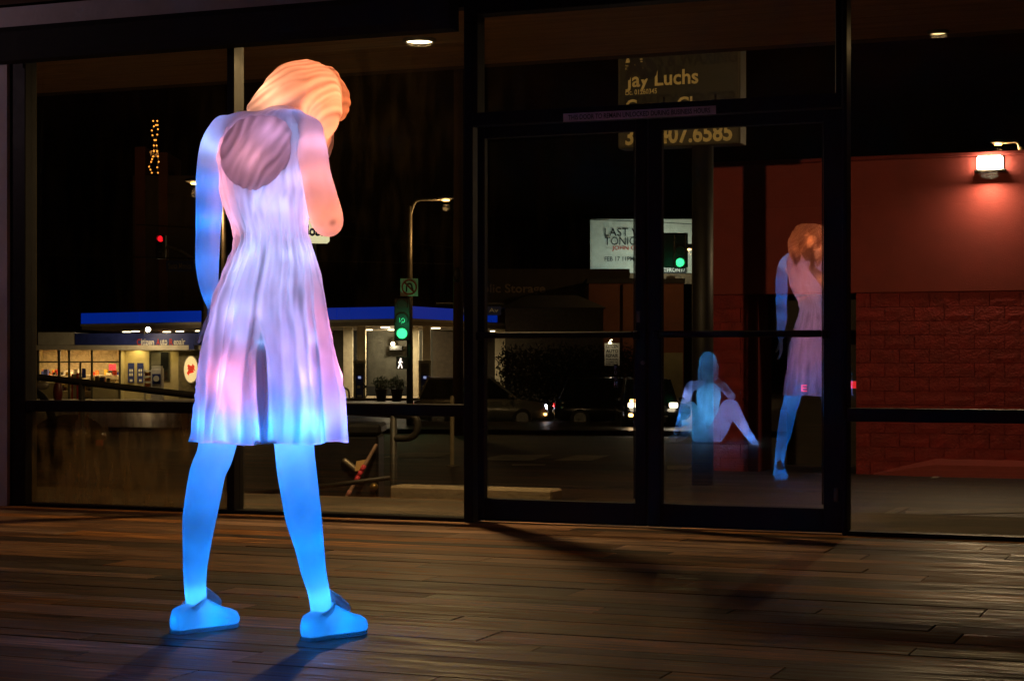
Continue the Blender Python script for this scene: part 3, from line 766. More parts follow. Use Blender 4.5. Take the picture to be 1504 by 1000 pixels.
lst = [((335, 198, .10), LV, .30), ((398, 176, .075), (1, .45, .4), .16), ((432, 184, .04), (.16, .32, 1), .42), ((344, 250, .06), LV, .20), ((437, 250, .03), (.42, .42, 1), .40), ((364, 315, .02), (.42, .46, 1), .22), ((430, 325, -.01), (.8, .42, 1), .24), ((392, 300, -.045), (.28, .38, 1), .26), ((393, 300, .075), (1, .25, .20), 2.3), ((393, 235, .12), (1, .25, .20), 2.4),
       ((372, 388, -.045), (.45, .5, 1), .36), ((425, 388, -.045), (.45, .5, 1), .34), ((400, 410, .06), PK, 1.4), ((345, 470, -.08), (.5, .42, 1), .34), ((425, 470, -.10), (.42, .46, 1), .60), ((398, 490, .10), PK, 1.1), ((468, 480, .0), (1, .32, .6), .75), ((322, 490, .05), LV, .6),
       ((336, 556, -.125), (1, .20, .22), 1.3), ((352, 590, -.145), (1, .26, .36), .45), ((440, 555, -.13), (.45, .36, 1), .55), ((420, 520, -.12), (.5, .4, 1), .4), ((482, 545, .02), (1, .28, .45), 1.3), ((484, 600, .0), (.35, .25, 1), .5), ((308, 570, .05), (.08, .3, 1), .8), ((395, 565, .13), (.9, .3, .6), 1.2),
       ((304, 622, -.04), BL, 1.0), ((332, 630, -.13), BL, 1.5), ((370, 632, -.165), BL, 1.4), ((420, 628, -.17), BL, 1.5), ((455, 626, -.13), BL, 1.5), ((484, 622, .0), (.10, .2, 1), 1.2), ((395, 625, .15), BL, 1.2)]
leds([(S(*q_), c, e * (.58 if q_[1] < 400 else .45)) for q_, c, e in lst], st)
sp = []; rl = random.Random(23)
for py_, n_ in ((205, 3), (262, 3), (305, 4), (345, 5), (375, 5), (410, 5), (455, 4), (505, 3), (575, 3), (612, 5)):
    k = 0
    while k < n_:
        a_ = rl.uniform(0, 2 * math.pi); p_ = dress_pt(a_, py_ + rl.uniform(-12, 12), -.030)
        if p_.y > S(395, py_, 0).y - .035 or (py_ < 290 and abs(p_.x - S(372, 226).x) < .10): 
            if rl.random() < .98: continue
        sp.append((p_, rl.choice([(.22, .45, 1), (.35, .52, 1), (.55, .5, 1)]) if py_ < 560 else (.2, .5, 1), rl.uniform(.015, .060))); k += 1
leds(sp, st)
leds([(S(372, 232, -.095), (1, .45, .55), .24), (S(396, 202, -.085), (.85, .48, .85), .22)], st)

# seated statue, out of the frame to the left: only its reflection in the glass is seen
DQ = 19.3
qv = P(1040, HOR, DQ)
q0 = Vector((qv.x, -qv.y, 0))
se = thing('statue', 'pale blue glowing statue of a seated woman, seen reflected in the right glass door', 'statue', q0)
def Q(px, py, w=0.0):
    v = P(px, py, DQ + w); v.y = -v.y; return v - q0
q = 2673 / DQ
sb = MB()
def ql(l, seg=14): sb.limb([Q(a, b, w) for a, b, w, r in l], [r / q for a, b, w, r in l], seg)
ql([(1040, 640, .05, 8), (1039, 620, .05, 7), (1040, 600, .03, 6), (1041, 582, 0, 6), (1041, 566, 0, 6), (1041, 556, 0, 6), (1041, 548, -.02, 6)])
ql([(1018, 566, 0, 7), (1041, 565, 0, 8), (1062, 568, 0, 6)])
ql([(1014, 567, 0, 7.5), (1008, 585, .02, 6.5), (1002, 605, .02, 5.5), (997, 622, .0, 4.5), (993, 634, -.02, 4)])
ql([(1062, 567, 0, 6.5), (1070, 577, -.1, 6), (1075, 582, -.18, 6), (1066, 572, -.25, 5), (1058, 563, -.3, 4)])
ql([(1030, 640, 0, 14), (1018, 620, -.25, 13), (1012, 600, -.42, 12), (1008, 612, -.42, 9.5), (1006, 632, -.4, 7), (1003, 640, -.45, 6), (998, 644, -.52, 4.5)])
ql([(1050, 640, 0, 14), (1062, 618, -.22, 13), (1072, 597, -.4, 12), (1082, 610, -.42, 9.5), (1093, 628, -.42, 7), (1104, 644, -.42, 5.5), (1112, 652, -.48, 4)])
sb.ell(Q(1042, 535, -.01), (.082, .095, .115)); sb.ell(Q(1043, 543, -.06), (.05, .05, .06)); sb.limb([Q(1044, 535, -.095), Q(1045, 539, -.12)], [.012, .014], 8)
for (a, b, w, dv) in ((992, 635, -.02, Vector((-.3, .2, -1))), (1058, 562, -.3, Vector((-.6, .3, .6)))):
    hand(sb, Q(a, b, w), dv, Vector((1, .3, 0)), Vector((0, 1, 0)), .95)
sbm = remesh(sb, 'body', .011, 4); fc_ = Q(1043, 541, -.1)
set_thick_shade(sbm, [.1 + .35 * noise.noise(v.co * 9) + .7 * math.exp(-((v.co - fc_).length / .07) ** 2) for v in sbm.vertices]); sbm.materials.append(RS); link('body', sbm, se)  # face darkened by painted shade over the mottling
hb = MB(); hb.ell(Q(1040, 533, .055), (.098, .095, .122))
for a in (1031, 1050): hb.limb([Q(1040, 526, 0), Q(a, 540, -.01), Q(a - 1, 556, -.0), Q(a - 2, 570, .02)], [.05, .04, .035, .018], 12)
hm2 = remesh(hb, 'hair', .012, 3); strands(hm2, Vector((0, 0, 1)), Vector((1, .4, 0)).normalized(), 200, .004, 3, .95); hm2.materials.append(RS); link('hair', hm2, se)
dm = MB()
for l in ([(1040, 646, .05, 20), (1040, 625, .05, 18), (1040, 600, .03, 16), (1041, 580, 0, 18), (1041, 568, 0, 15), (1041, 562, 0, 9)],):
    dm.limb([Q(a, b, w) for a, b, w, r in l], [r / q for a, b, w, r in l], 20)
dmm = remesh(dm, 'top', .012, 3); set_thick_shade(dmm, [.15 + .8 * noise.noise(Vector((v.co.x * 26 + v.co.y * 10, v.co.y * 20, v.co.z * 7))) for v in dmm.vertices]); dmm.materials.append(RS); link('top', dmm, se)  # vertical streaks paint the fold shading of the top
CY = (.06, .42, 1)
leds([(Q(1034, 532, .05), CY, 45), (Q(1047, 532, .05), CY, 25), (Q(1028, 572, .03), (.12, .48, 1), 36.), (Q(1054, 572, .03), CY, 36.), (Q(1030, 596, .03), CY, 34.), (Q(1050, 596, .03), (.12, .48, 1), 34.), (Q(1028, 625, .03), CY, 30), (Q(1052, 625, .03), CY, 30), (Q(1009, 580, 0), (.3, .4, 1), 2.5), (Q(1000, 612, 0), (.05, .3, 1), 2),
      (Q(1068, 578, -.08), LV, 2), (Q(1060, 622, -.2), LV, 3), (Q(1070, 603, -.36), LV, 1.6), (Q(1092, 625, -.42), (.3, .35, 1), 3), (Q(1104, 643, -.42), (.1, .3, 1), 1.5), (Q(1020, 622, -.2), CY, 3), (Q(1008, 615, -.42), CY, 2)], se, 1.1)
pl = thing('plinth', 'low dark plinth under the reflected seated statue', 'plinth', (q0.x, q0.y, 0))
MB().box((-.5, -.35, 0), (.5, .35, max(.01, Q(1040, 650, 0).z - .02)), .01).build('block', M['darkwall'], pl)

gl = thing('ceiling_spotlight', 'small dim ceiling spotlight washing the left end of the front wall', 'lamp', (-8.6, -1.9, ZC))
MB().tube([(0, 0, -.001), (0, 0, -.12)], .012, 8).build('stem', M['black'], gl); MB().tube([(0, -.07, -.16), (.03, .06, -.17)], .05, 16).build('can', M['black'], gl, True)
light('spot_light', 'SPOT', (.035, .085, -.172), (1, .66, .74), 18, gl, .03, (R(82), 0, R(-35)), spot=130)

# ================================================================= OUTSIDE, NEAR
def recessed(label, px, py, r, power, m):
    k = (2.80 - CAM.z); d = k * FPX / (HOR - py); w = P(px, py, d)
    t = thing('recessed_lamp', label, 'lamp', (w.x, w.y, 2.80), 0, 'recessed lamps in the wooden soffit')
    MB().lathe([(r * 1.25, .012), (r * 1.28, -.012), (r * 1.05, -.022), (r, -.01)], (0, 0, 0), 28, False).build('trim_ring', M['steel'], t, True)
    MB().disc((0, 0, -.012), r, 'z', .01, 28).build('lens', m, t)
    light('lamp_light', 'AREA', (0, 0, -.03), (1, .66, .28), power, t, size=r * 2)
    return t
recessed('large bright round lamp recessed in the soffit, left of the doors', 616, 58, .08, 78, E['warm'])
recessed('small thin-looking round lamp recessed in the soffit, upper right corner', 1378, 46, .05, 5, emit('warm_lamp_small', (1, .7, .3), 3))
# flood lamp on this building's own facade (lights lot, pole sign and red wall)
fl = thing('facade_floodlight', 'floodlight on the roof fascia lighting the lot, above the frame', 'lamp', (-6.1, 1.99, 3.45))
MB().box((-.15, 0, -.1), (.15, .16, .1), .01).build('housing', M['black'], fl); MB().box((-.13, .161, -.08), (.13, .17, .08)).build('lens', E['warm'], fl)
light('flood_light', 'SPOT', (0, .25, 0), (1, .66, .30), 1050, fl, .08, (R(93), 0, R(0)), spot=72)

# motor scooter behind the left window
ms = thing('motor_scooter', 'black motor scooter with glossy top case parked behind the dusty left pane', 'scooter', P(105, HOR, 13.6).to_tuple()[:2] + (gz(3),), YAW)
def ml(px, py, w=0.0):
    d = 13.6 + w; return Vector(((px - 752) / FPX * d - (105 - 752) / FPX * 13.6, w, CAM.z + (HOR - py) / FPX * d - gz(3)))
mb = MB(); mb.ell(ml(104, 645), (.27, .22, .19)); mb.ell(ml(90, 650, .05), (.24, .22, .2)); mb.limb([ml(80, 690, .1), ml(105, 740, .2), ml(120, 790, .3)], [.2, .16, .14])
o = link('body', remesh(mb, 'body', .02, 4), ms); o.data.materials.append(M['gloss_black'])
mb = MB(); mb.ell(ml(85, 576, .1), (.036, .03, .088)); mb.build('backrest', mat('dark_red_vinyl', (.10, .012, .01), .4), ms, True)
mb = MB(); mb.limb([ml(84, 630, .1), ml(66, 588, .5), ml(55, 575, .6), ml(48, 572, .6)], [.03, .03, .018, .016]); mb.build('handlebar', M['black'], ms, True)
mb = MB(); mb.ell(ml(62, 566, .6), (.055, .02, .035)); mb.limb([ml(62, 568, .6), ml(58, 578, .6)], [.008, .008], 8); mb.build('mirror', M['steel'], ms, True)
for w_ in (.35, -.15):
    c = ml(112 if w_ > 0 else 88, 0, w_); c.z = .22
    mb = MB()
    mb.rings([[c + Vector((math.cos(b) * .05, math.cos(a) * (.17 + .05 * math.sin(b)), math.sin(a) * (.17 + .05 * math.sin(b)))) for b in [2 * math.pi * j / 8 for j in range(8)]] for a in [2 * math.pi * i / 20 for i in range(21)]], False)
    wh = mb.build('wheel', M['rubber'], ms, True); MB().disc(c - Vector((.02, 0, 0)), .14, 'x', .04).build('rim', M['rim'], wh)
MB().box(ml(140, 646, -.19), ml(152, 655, -.16), .006).build('tail_lamp', mat('red_lens', (.4, .02, .01), .15), ms)

# ramp handrail
yr = 1.95
def hr(px, py, Y=yr): return G(px, py, Y)
base = hr(578, 700); hz = thing('handrail', 'dark pipe handrail sloping down along the ramp behind the left window', 'handrail', (base.x, yr, gz(1)))
off = Vector((base.x, yr, gz(1)))
MB().limb([hr(-60, 540) - off, hr(45, 552.5) - off, hr(285, 580.5) - off, hr(500, 603) - off, hr(585, 609) - off, hr(606, 611) - off, hr(613, 620) - off, hr(611, 636) - off, hr(600, 643) - off, hr(582, 643.5) - off], [.024] * 10, 12, 6).build('top_rail', M['pole_grey'], hz, True)
def post(px, top): 
    a = hr(px, top) - off; MB().tube([(a.x, a.y, 0), (a.x, a.y, a.z)], .024, 12).build('post', M['pole_grey'], hz, True)
post(578, 606); post(338, 588); post(120, 562)
MB().tube([hr(340, 728) - off, hr(490, 712) - off, hr(576, 701) - off], .017, 10).build('lower_rail', M['pole_grey'], hz, True)
# bin, leaning pole
bn = thing('litter_bin', 'square black litter bin beside the handrail, behind the dress hem', 'bin', (P(500, HOR, 13.2).x, P(500, HOR, 13.2).y, gz(3)), YAW)
bw = 60 * 13.2 / 2673
MB().box((-bw, -.28, 0), (bw, .28, 1.04), .02).build('body', M['black'], bn)
MB().box((-bw - .02, -.30, 1.041), (bw + .02, .30, 1.12), .02).build('lid', M['black'], bn)
mb = MB(); mb.tube([(.06, -.3, .86), (.16, -.31, .78)], .022, 10, True); mb.build('handle', M['steel'], bn, True)
mb = MB(); mb.ell((bw - .03, -.3, .68), (.03, .03, .025)); mb.build('latch', mat('brass_latch', (.4, .28, .1), .3, .8), bn, True)
lp = thing('leaning_pole', 'red and black striped pole leaning against the litter bin, paper tag tied on', 'pole', P(492, 760, 12.7), 0)
a, b = P(492, 760, 12.7) - lp.location, P(552, 654, 12.86) - lp.location
def lpt(t): return a.lerp(b, t)
MB().tube([a, b], .013, 10, True).build('shaft', mat('worn_pole_wood', (.35, .22, .16), .6), lp, True)
for i, (t0, t1) in enumerate(((.50, .57), (.575, .64), (.645, .72), (.30, .37))):
    MB().tube([lpt(t0), lpt(t1)], .0165, 10).build('grip_band', mat('pink_red_band', (.75, .06, .10), .5) if i < 3 else mat('dull_pink_band', (.4, .16, .14), .6), lp, True)
c = lpt(.78); mb = MB(); mb.add([c + RGT * x + Vector((0, 0, z)) for x, z in ((-.075, .0), (-.005, .012), (-.012, -.058), (-.085, -.07))] + [c + RGT * x + Vector((0, 0, z)) - FWD * .003 for x, z in ((-.075, .0), (-.005, .012), (-.012, -.058), (-.085, -.07))], [(0, 1, 2, 3), (7, 6, 5, 4), (0, 1, 5, 4), (1, 2, 6, 5), (2, 3, 7, 6), (3, 0, 4, 7)])
mb.build('tag', mat('yellow_paper_tag', (.75, .5, .2), .7), lp)
# slim bollard
w = P(664, HOR, 27); bo = thing('bollard', 'slim tan steel post standing alone in the lot beyond the left window', 'bollard', (w.x, w.y, gz(w.y)))
MB().tube([(0, 0, .02), (0, 0, 1.02)], .032, 12, True).build('post', M['tan_pipe'], bo, True); MB().lathe([(.09, 0), (.09, .015), (.04, .025)], (0, 0, 0), 16).build('base_plate', M['steel'], bo)

# ---- red building
YW = 16.0; ZG = gz(YW)
rb = thing('red_building', 'low red building with a smooth upper band over rough painted blocks', 'building', (-2, YW, ZG))
rx = lambda px: GX(px, YW) + 2
zt, zm = 3.62 - ZG, 1.80 - ZG
x_p0, x_p1, x_o1, x_r = rx(1047), rx(1098), rx(1257), 8.0
MB().box((x_p0, 0, zm), (x_r, .35, zt), .01).build('upper_band', M['red_panel'], rb)
MB().box((x_p0 - .02, -.03, zt + .002), (x_r, .4, zt + .06), .01).build('coping', M['red_mortar'], rb)
MB().box((x_o1 - .002, .05, 0), (x_r, .35, zm - .002)).build('wall', M['red_mortar'], rb)
MB().box((x_p0, .05, 0), (x_p1 + .12, .8, zm - .002)).build('pier', M['red_mortar'], rb)
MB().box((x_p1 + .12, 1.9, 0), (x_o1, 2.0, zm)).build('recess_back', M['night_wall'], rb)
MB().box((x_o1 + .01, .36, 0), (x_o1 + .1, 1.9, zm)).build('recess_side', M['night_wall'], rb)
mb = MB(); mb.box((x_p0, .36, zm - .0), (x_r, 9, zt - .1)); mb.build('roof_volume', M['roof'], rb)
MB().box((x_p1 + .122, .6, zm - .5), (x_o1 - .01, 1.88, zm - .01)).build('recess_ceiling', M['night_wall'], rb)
def block_mesh(w, seed):
    mb = MB(); nx, nz = 4, 3; r_ = random.Random(seed)
    for j in range(nz + 1):
        for i in range(nx + 1):
            e = r_.uniform(-.003, .003) if (i in (0, nx) or j in (0, nz)) else r_.uniform(-.002, .008)
            mb.v.append((w * i / nx, .02 - e if e else .035, .186 * j / nz))
    for j in range(nz):
        for i in range(nx):
            a = j * (nx + 1) + i; mb.f.append((a, a + 1, a + nx + 2, a + nx + 1))
    n = len(mb.v)
    for (i, j) in ((0, 0), (nx, 0), (nx, nz), (0, nz)): x, y, z = mb.v[j * (nx + 1) + i]; mb.v.append((x, .1, z))
    c = [0, nx, (nz + 1) * (nx + 1) - 1, nz * (nx + 1)]
    bot = list(range(0, nx + 1)); top = list(range(nz * (nx + 1), (nz + 1) * (nx + 1)))
    lef = [j * (nx + 1) for j in range(nz + 1)]; rig = [j * (nx + 1) + nx for j in range(nz + 1)]
    mb.f += [tuple([n, n + 1] + bot[::-1]), tuple([n + 2, n + 3] + top), tuple([n + 3, n] + lef), tuple([n + 1, n + 2] + rig[::-1]), (n, n + 3, n + 2, n + 1)]
    return mb.mesh('block', M['red_block'])
bms = [block_mesh(.392, i) for i in range(6)]; bmh = [block_mesh(.19, 20 + i) for i in range(3)]; bmq = [block_mesh(max(.05, (x_p1 - x_p0) - .4), 30)]
rng = random.Random(3)
nc = int(zm / .192)
for j in range(nc + 1):
    z = j * .192 + .002
    if z + .186 > zm: break
    x = x_o1 + (0 if j % 2 else .0); first = True
    while x < x_o1 + 4.6:
        if first and j % 2 == 0: me = rng.choice(bmh); dx = .2
        else: me = rng.choice(bms); dx = .4
        link('block', me, rb, (x, 0, z)); x += dx; first = False
    wp = x_p1 - x_p0
    if j % 2: link('block', rng.choice(bms), rb, (x_p0, 0, z)); link('block', bmq[0], rb, (x_p0 + .4, 0, z))
    else: link('block', bmq[0], rb, (x_p0, 0, z)); link('block', rng.choice(bms), rb, (x_p0 + wp - .4 + .004, 0, z))
# side face of pier
MB().box((x_p1 + .121, .02, 0), (x_p1 + .15, .8, zm - .004)).build('pier_side', M['red_panel'], rb)
# sloping painted kerb along the wall foot
kx = rx(1310)
mb = MB(); mb.rings([[(x, -.16 * k, 0), (x, -.12 * k, .16 * k), (x, .03, .22 * k + .02), (x, .03, 0)] for x, k in ((kx - .25, .05), (kx + .35, .75), (kx + .6, 1), (x_r, 1))])
mb.build('foot_kerb', M['red_panel'], rb)
# wall pack
wl = P(1455, 240, (YW - CAM.y) / (math.cos(YAW) + math.sin(YAW) * (1455 - 752) / FPX))
wp = thing('wall_floodlight', 'bright square floodlight mounted high on the red wall at right', 'lamp', (wl.x, YW, wl.z))
MB().box((-.2, -.16, -.135), (.22, .0, -.095), .01).build('base_tray', M['black'], wp)
MB().box((-.165, -.13, -.093), (.165, -.03, .088), .02).build('lens', E['flood'], wp)
MB().box((-.18, -.03, -.1), (.18, -.001, .1), .008).build('back_plate', M['black'], wp)
light('flood_light', 'AREA', (0, -.2, -.16), (1, .74, .46), 34, wp, rot=(R(-28), 0, 0), size=.25)
light('flood_front', 'AREA', (0, -.135, 0), (1, .68, .32), 75, wp, rot=(R(-80), 0, 0), size=.24)
# red neon letters in the dark recess
for (px, py, ch, lab) in ((1118, 570, 'N', 'small red lit letter N in the dark recess, left one'), (1181, 570, 'E', 'small red lit letter E in the dark recess, middle one'), (1254, 565, 'I', 'small red lit letter I at the recess edge beside the door jamb')):
    w = G(px, py, YW + .45 if px < 1200 else YW + .6); t = thing('lit_letter', lab, 'sign', w)
    text('letter', ch, E['reddim'], t, 0, 0, -.05, .085, .10, .03, 'CENTER')
    MB().box((-.07, .01, -.07), (.07, .03, .07)).build('backing', M['black'], t)

# ---- pole sign
wpz = P(1032, HOR, 23.0); YP = wpz.y
ps = thing('pole_sign', 'realtor sign board with pale names and a phone number on a thick pole', 'sign', (wpz.x, YP, gz(YP)))
gx = lambda px: GX(px, YP - .16) - wpz.x
def gzz(px, py): return G(px, py, YP - .16).z - gz(YP)
MB().tube([(0, 0, 0), (0, 0, gzz(1032, 212))], .135, 20).build('pole', M['pole_grey'], ps, True)
sx0, sx1, sz0, sz1 = gx(907), gx(1087), gzz(1000, 214.5), gzz(1000, 74)
MB().box((sx0, -.15, sz0), (sx1, .15, sz1), .01).build('cabinet', mat('brown_sign_frame', (.05, .04, .022), .6), ps)
MB().box((sx0 + .03, -.162, sz0 + .03), (sx1 - .03, -.151, sz1 - .03)).build('panel', mat('olive_brown_sign_panel', (.018, .014, .004), .6, 0, .3, 2), ps)
tan = mat('pale_sign_lettering', (.85, .68, .28), .5, 0, .15, 8); gho = mat('ghost_dark_lettering', (.007, .005, .003), .7)
pen = mat('pale_name_plate', (.075, .06, .03), .6)
def stx(body, px0, py0, px1, py1, m, y=-.17, bold=.02):
    x0, x1 = gx(px0), gx(px1); z0, z1 = gzz((px0 + px1) / 2, py1), gzz((px0 + px1) / 2, py0)
    return text('lettering', body, m, ps, x0, y, z0, x1 - x0, z1 - z0, bold)
MB().box((sx0 + .03, -.1645, sz0 + .03), (sx1 - .03, -.1625, gzz(1000, 180))).build('phone_plate', pen, ps)
stx('S & WAXING', 966, 76, 1083, 96, gho, -.1655); stx('AND', 962, 98, 1008, 126, gho, -.1655); stx('BEAUTY CENTER', 918, 138, 1083, 158, gho, -.1655)
stx('AS', 917, 74, 966, 118, gho, -.1735, .05)  # large dark letters drawn flat in place of overlapping reflections
stx('Jay Luchs', 919, 104, 1026, 133, tan); stx('Lic. 01260345', 919, 131.5, 965, 139, tan, -.17, .01)
stx('Genny Chang', 919, 143, 1062, 172, tan); stx('310.407.6585', 919, 184, 1076, 211, tan, -.1765, .03)
stx('Newmark', 919, 95.5, 934, 98, tan, -.17, .0); stx('Knight Frank', 919, 99, 945, 103.5, tan, -.17, .0)
mb = MB()
for (p0, p1, q0_, q1_) in ((930, 934, 80, 93), (938, 944, 80.5, 82), (938, 944, 84, 85.5), (938, 944, 87.5, 89), (938, 944, 91, 92.5)):
    mb.box((gx(p0), -.17, gzz(930, q1_)), (gx(p1), -.166, gzz(930, q0_)))
mb.prism([(gx(919), gzz(920, 93)), (gx(926), gzz(920, 93)), (gx(922.5), gzz(920, 81))], -.17, -.166)
mb.build('emblem', tan, ps)

# ================================================================= FAR: street furniture
def signal(f, px0, py0, px1, py1, d, lit, m):
    pr = f.root
    hs = f.part('signal_housing', M['black'], (px0, py0, px1, py1, d, .25), bev=.02)
    cx = (px0 + px1) / 2; r = (py1 - py0) / 8.2
    for i in range(3):
        c = f.p(cx, py0 + (py1 - py0) * (i + .5) / 3, d)
        rr = r * d / FPX
        lens = MB().disc(c - Vector((0, .03, 0)), rr, 'y', .03, 20).build('lens', m if i == lit else M['black'], pr)
        mb = MB(); n = 14
        for k in range(n):
            a0 = R(-30 + 240 * k / n); a1 = R(-30 + 240 * (k + 1) / n)
            vs = []
            for a in (a0, a1):
                for yy in (0, -.22):
                    for q_ in (1.08, 1.14): vs.append(c + Vector((math.cos(a) * rr * q_, yy, math.sin(a) * rr * q_)))
            mb.add(vs, [(0, 2, 3, 1), (4, 5, 7, 6), (0, 4, 6, 2), (1, 3, 7, 5), (2, 6, 7, 3), (0, 1, 5, 4)])
        mb.build('visor', M['black'], pr)
def signal_light(f, px, py, d, c, e): light('signal_light', 'POINT', f.p(px, py, d - .9), c, e, f.root, .1)
f = Far('traffic_signal', 'green traffic signal on a pole with a no U-turn sign above it', 'traffic light', 601, 55)
a = f.p(601, 430, 55); MB().tube([(0, .12, 0), (0, .12, a.z)], .075, 14).build('pole', M['pole_grey'], f.root, True)
signal(f, 579, 438, 602, 500, 54.8, 2, E['green'])
signal_light(f, 590, 471, 54.6, (.05, 1, .4), 14)
o = f.part('sign_plate', M['sign_white'], (588, 409, 614, 435, 54.9, .02), bev=.004)
c = f.p(601, 422, 54.88); mb = MB()
ro, ri = .235, .19
mb.rings([[c + Vector((math.cos(a) * r, y_, math.sin(a) * r)) for a in [2 * math.pi * i / 28 for i in range(28)]] for r, y_ in ((ri, 0), (ro, 0), (ro, -.008), (ri, -.008), (ri, 0))], False)
mb.tube([c + Vector((-.15, -.004, .15)), c + Vector((.15, -.004, -.15))], .022, 8); mb.build('prohibition_ring', M['letter_red'], o)
mb = MB(); mb.limb([c + Vector((-.08, .002, -.12)), c + Vector((-.08, .002, .03)), c + Vector((-.03, .002, .1)), c + Vector((.04, .002, .1)), c + Vector((.08, .002, .03)), c + Vector((.08, .002, -.05))], [.022] * 6, 8); mb.prism([(c.x + .03, c.z - .04), (c.x + .13, c.z - .04), (c.x + .08, c.z - .12)], c.y - .004, c.y + .006)
mb.build('turn_arrow', M['letter_dark'], o)
hs = f.part('walk_housing', M['black'], (582, 524, 600, 542, 54.8, .2), bev=.02)
c = f.p(588, 533, 54.75); s_ = .0206
mb = MB(); mb.disc(c + Vector((0.01, 0, .12)), .026, 'y', .01)
for p0, p1, r_ in (((0, .08), (-.01, 0), .026), ((-.01, 0), (-.06, -.15), .017), ((.0, 0), (.03, -.07), .017), ((.03, -.07), (.05, -.15), .015), ((-.0, .075), (-.055, .01), .013), ((.005, .075), (.06, .02), .013)):
    mb.tube([c + Vector((p0[0], 0, p0[1])), c + Vector((p1[0], 0, p1[1]))], r_, 8, True)
mb.build('walking_figure', E['walk'], f.root)
f = Far('traffic_signal', 'green traffic signal hanging in front of the white billboard', 'traffic light', 1012, 58)
MB().box(f.p(974, 342, 57.95), f.p(1010, 393, 58.05), .01).build('backplate', M['black'], f.root)
signal(f, 990, 344, 1007, 394, 57.8, 2, E['green']); signal_light(f, 999, 384, 57.5, (.05, 1, .4), 5)
MB().tube([f.p(1034, 360, 58.2), f.p(1005, 361, 58.2), f.p(975, 362, 58.2)], .06, 10).build('arm', M['pole_grey'], f.root)
MB().tube([(f.p(1034, 0, 58.2).x, .2, 0), f.p(1034, 352, 58.2)], .1, 10).build('pole', M['pole_grey'], f.root)
f = Far('traffic_signal', 'red traffic signal at the end of a curved mast arm, far left', 'traffic light', 300, 62)
MB().limb([(0, .2, 0), f.p(300, 480, 62.2), f.p(300, 410, 62.2), f.p(290, 387, 62.2), f.p(265, 369, 62.2), f.p(236, 359, 62.2)], [.12, .1, .09, .07, .06, .05], 10).build('mast_arm', M['steel'], f.root, True)
signal(f, 229, 345, 243, 380, 61.8, 0, E['red'])
for px in (247, 275): MB().tube([f.p(px, 364 + (px - 247) * .4, 62.2), f.p(px, 382, 62.2)], .02, 6).build('hanger', M['steel'], f.root)
f = Far('street_name_sign', 'dim long street name plate hung under the far left mast arm', 'sign', 264, 62.2, z=1.5)
f.part('plate', M['blue_paint'], (244, 383, 284, 399, 62.1, .03), bev=.005); f.text('lettering', 'Santa Monica', M['steel'], 247, 386, 281, 395, 62.08, .01)
f = Far('street_name_sign', 'small blue street name plate ending in Av, at the left door edge', 'sign', 715, 60, z=1)
f.part('plate', M['blue_paint'], (668, 450, 736, 463, 60, .03), bev=.005); f.text('lettering', 'Highland Av', M['white'], 672, 452.5, 732, 460.5, 59.98, .01)
MB().tube([f.p(640, 446, 60.2), f.p(740, 447, 60.2)], .05, 8).build('arm', M['pole_grey'], f.root)
# street lamps
def street_lamp(label, px, d, top, head, lit_e, base=True, fl_=None):
    f = Far('street_lamp', label, 'street lamp', px, d, 'street lamps')
    a = f.p(px, top, d); h_ = f.p(*head, d)
    MB().tube([(0, 0, 0), (0, 0, a.z * .5), (0, 0, a.z)], [.11, .09, .07], 12).build('pole', M['steel'], f.root, True)
    mid = a.lerp(h_, .5) + Vector((0, 0, .10))
    MB().limb([(0, 0, a.z - .35), a + Vector((0, 0, .1)) + (h_ - a) * .15, mid, h_], [.05, .045, .04, .035], 10).build('arm', M['steel'], f.root, True)
    mb = MB(); mb.ell(h_ + Vector((0, 0, .05)), (.26, .13, .07)); mb.build('lamp_head', M['pole_grey'], f.root, True)
    MB().box(h_ - Vector((.12, .07, .05)), h_ + Vector((.12, .07, .01)), .02).build('lens', E['sodium'], f.root)
    light('lamp_light', 'POINT', h_ - Vector((0, .0, .25)), (1, .58, .22), lit_e, f.root, .12)
    return f
street_lamp('tall street lamp with curved arm above the no U-turn sign', 602, 57, 303, (655, 293), 110)
street_lamp('street lamp glinting beside the left shoulder of the standing statue', 330, 45, 276, (287, 268), 150)
street_lamp('small far street lamp shining just above the red wall at right', 1500, 60, 216, (1466, 211), 400)
street_lamp('amber far street lamp at the right edge of the billboard', 1020, 110, 366, (1012, 366), 600)
f = Far('utility_pole', 'thick brown wooden utility pole just left of the doors', 'pole', 673, 50)
MB().tube([(0, 0, 0), (0, 0, 17)], [.15, .10], 14).build('pole', M['wood_pole'], f.root, True)
mb = MB(); mb.ell((-.02, -.15, 4.4), (.12, .1, .22)); mb.build('meter_box', M['pole_grey'], f.root, True)
for (nm, pts) in (('overhead wire crossing behind the standing statue', [(-40, 372, 62), (300, 380, 62), (680, 388, 62)]), ('upper overhead wire left of the doors', [(200, 330, 66), (480, 345, 66), (680, 365, 66)]), ('overhead wire in front of the billboard', [(850, 322, 90), (960, 326, 90), (1060, 332, 90)])):
    o = MB().tube([P(*p) - P(*pts[1]) for p in pts], .02, 5).build('overhead_wire', M['black']); o.location = P(*pts[1]); tag(o, nm, 'wire')

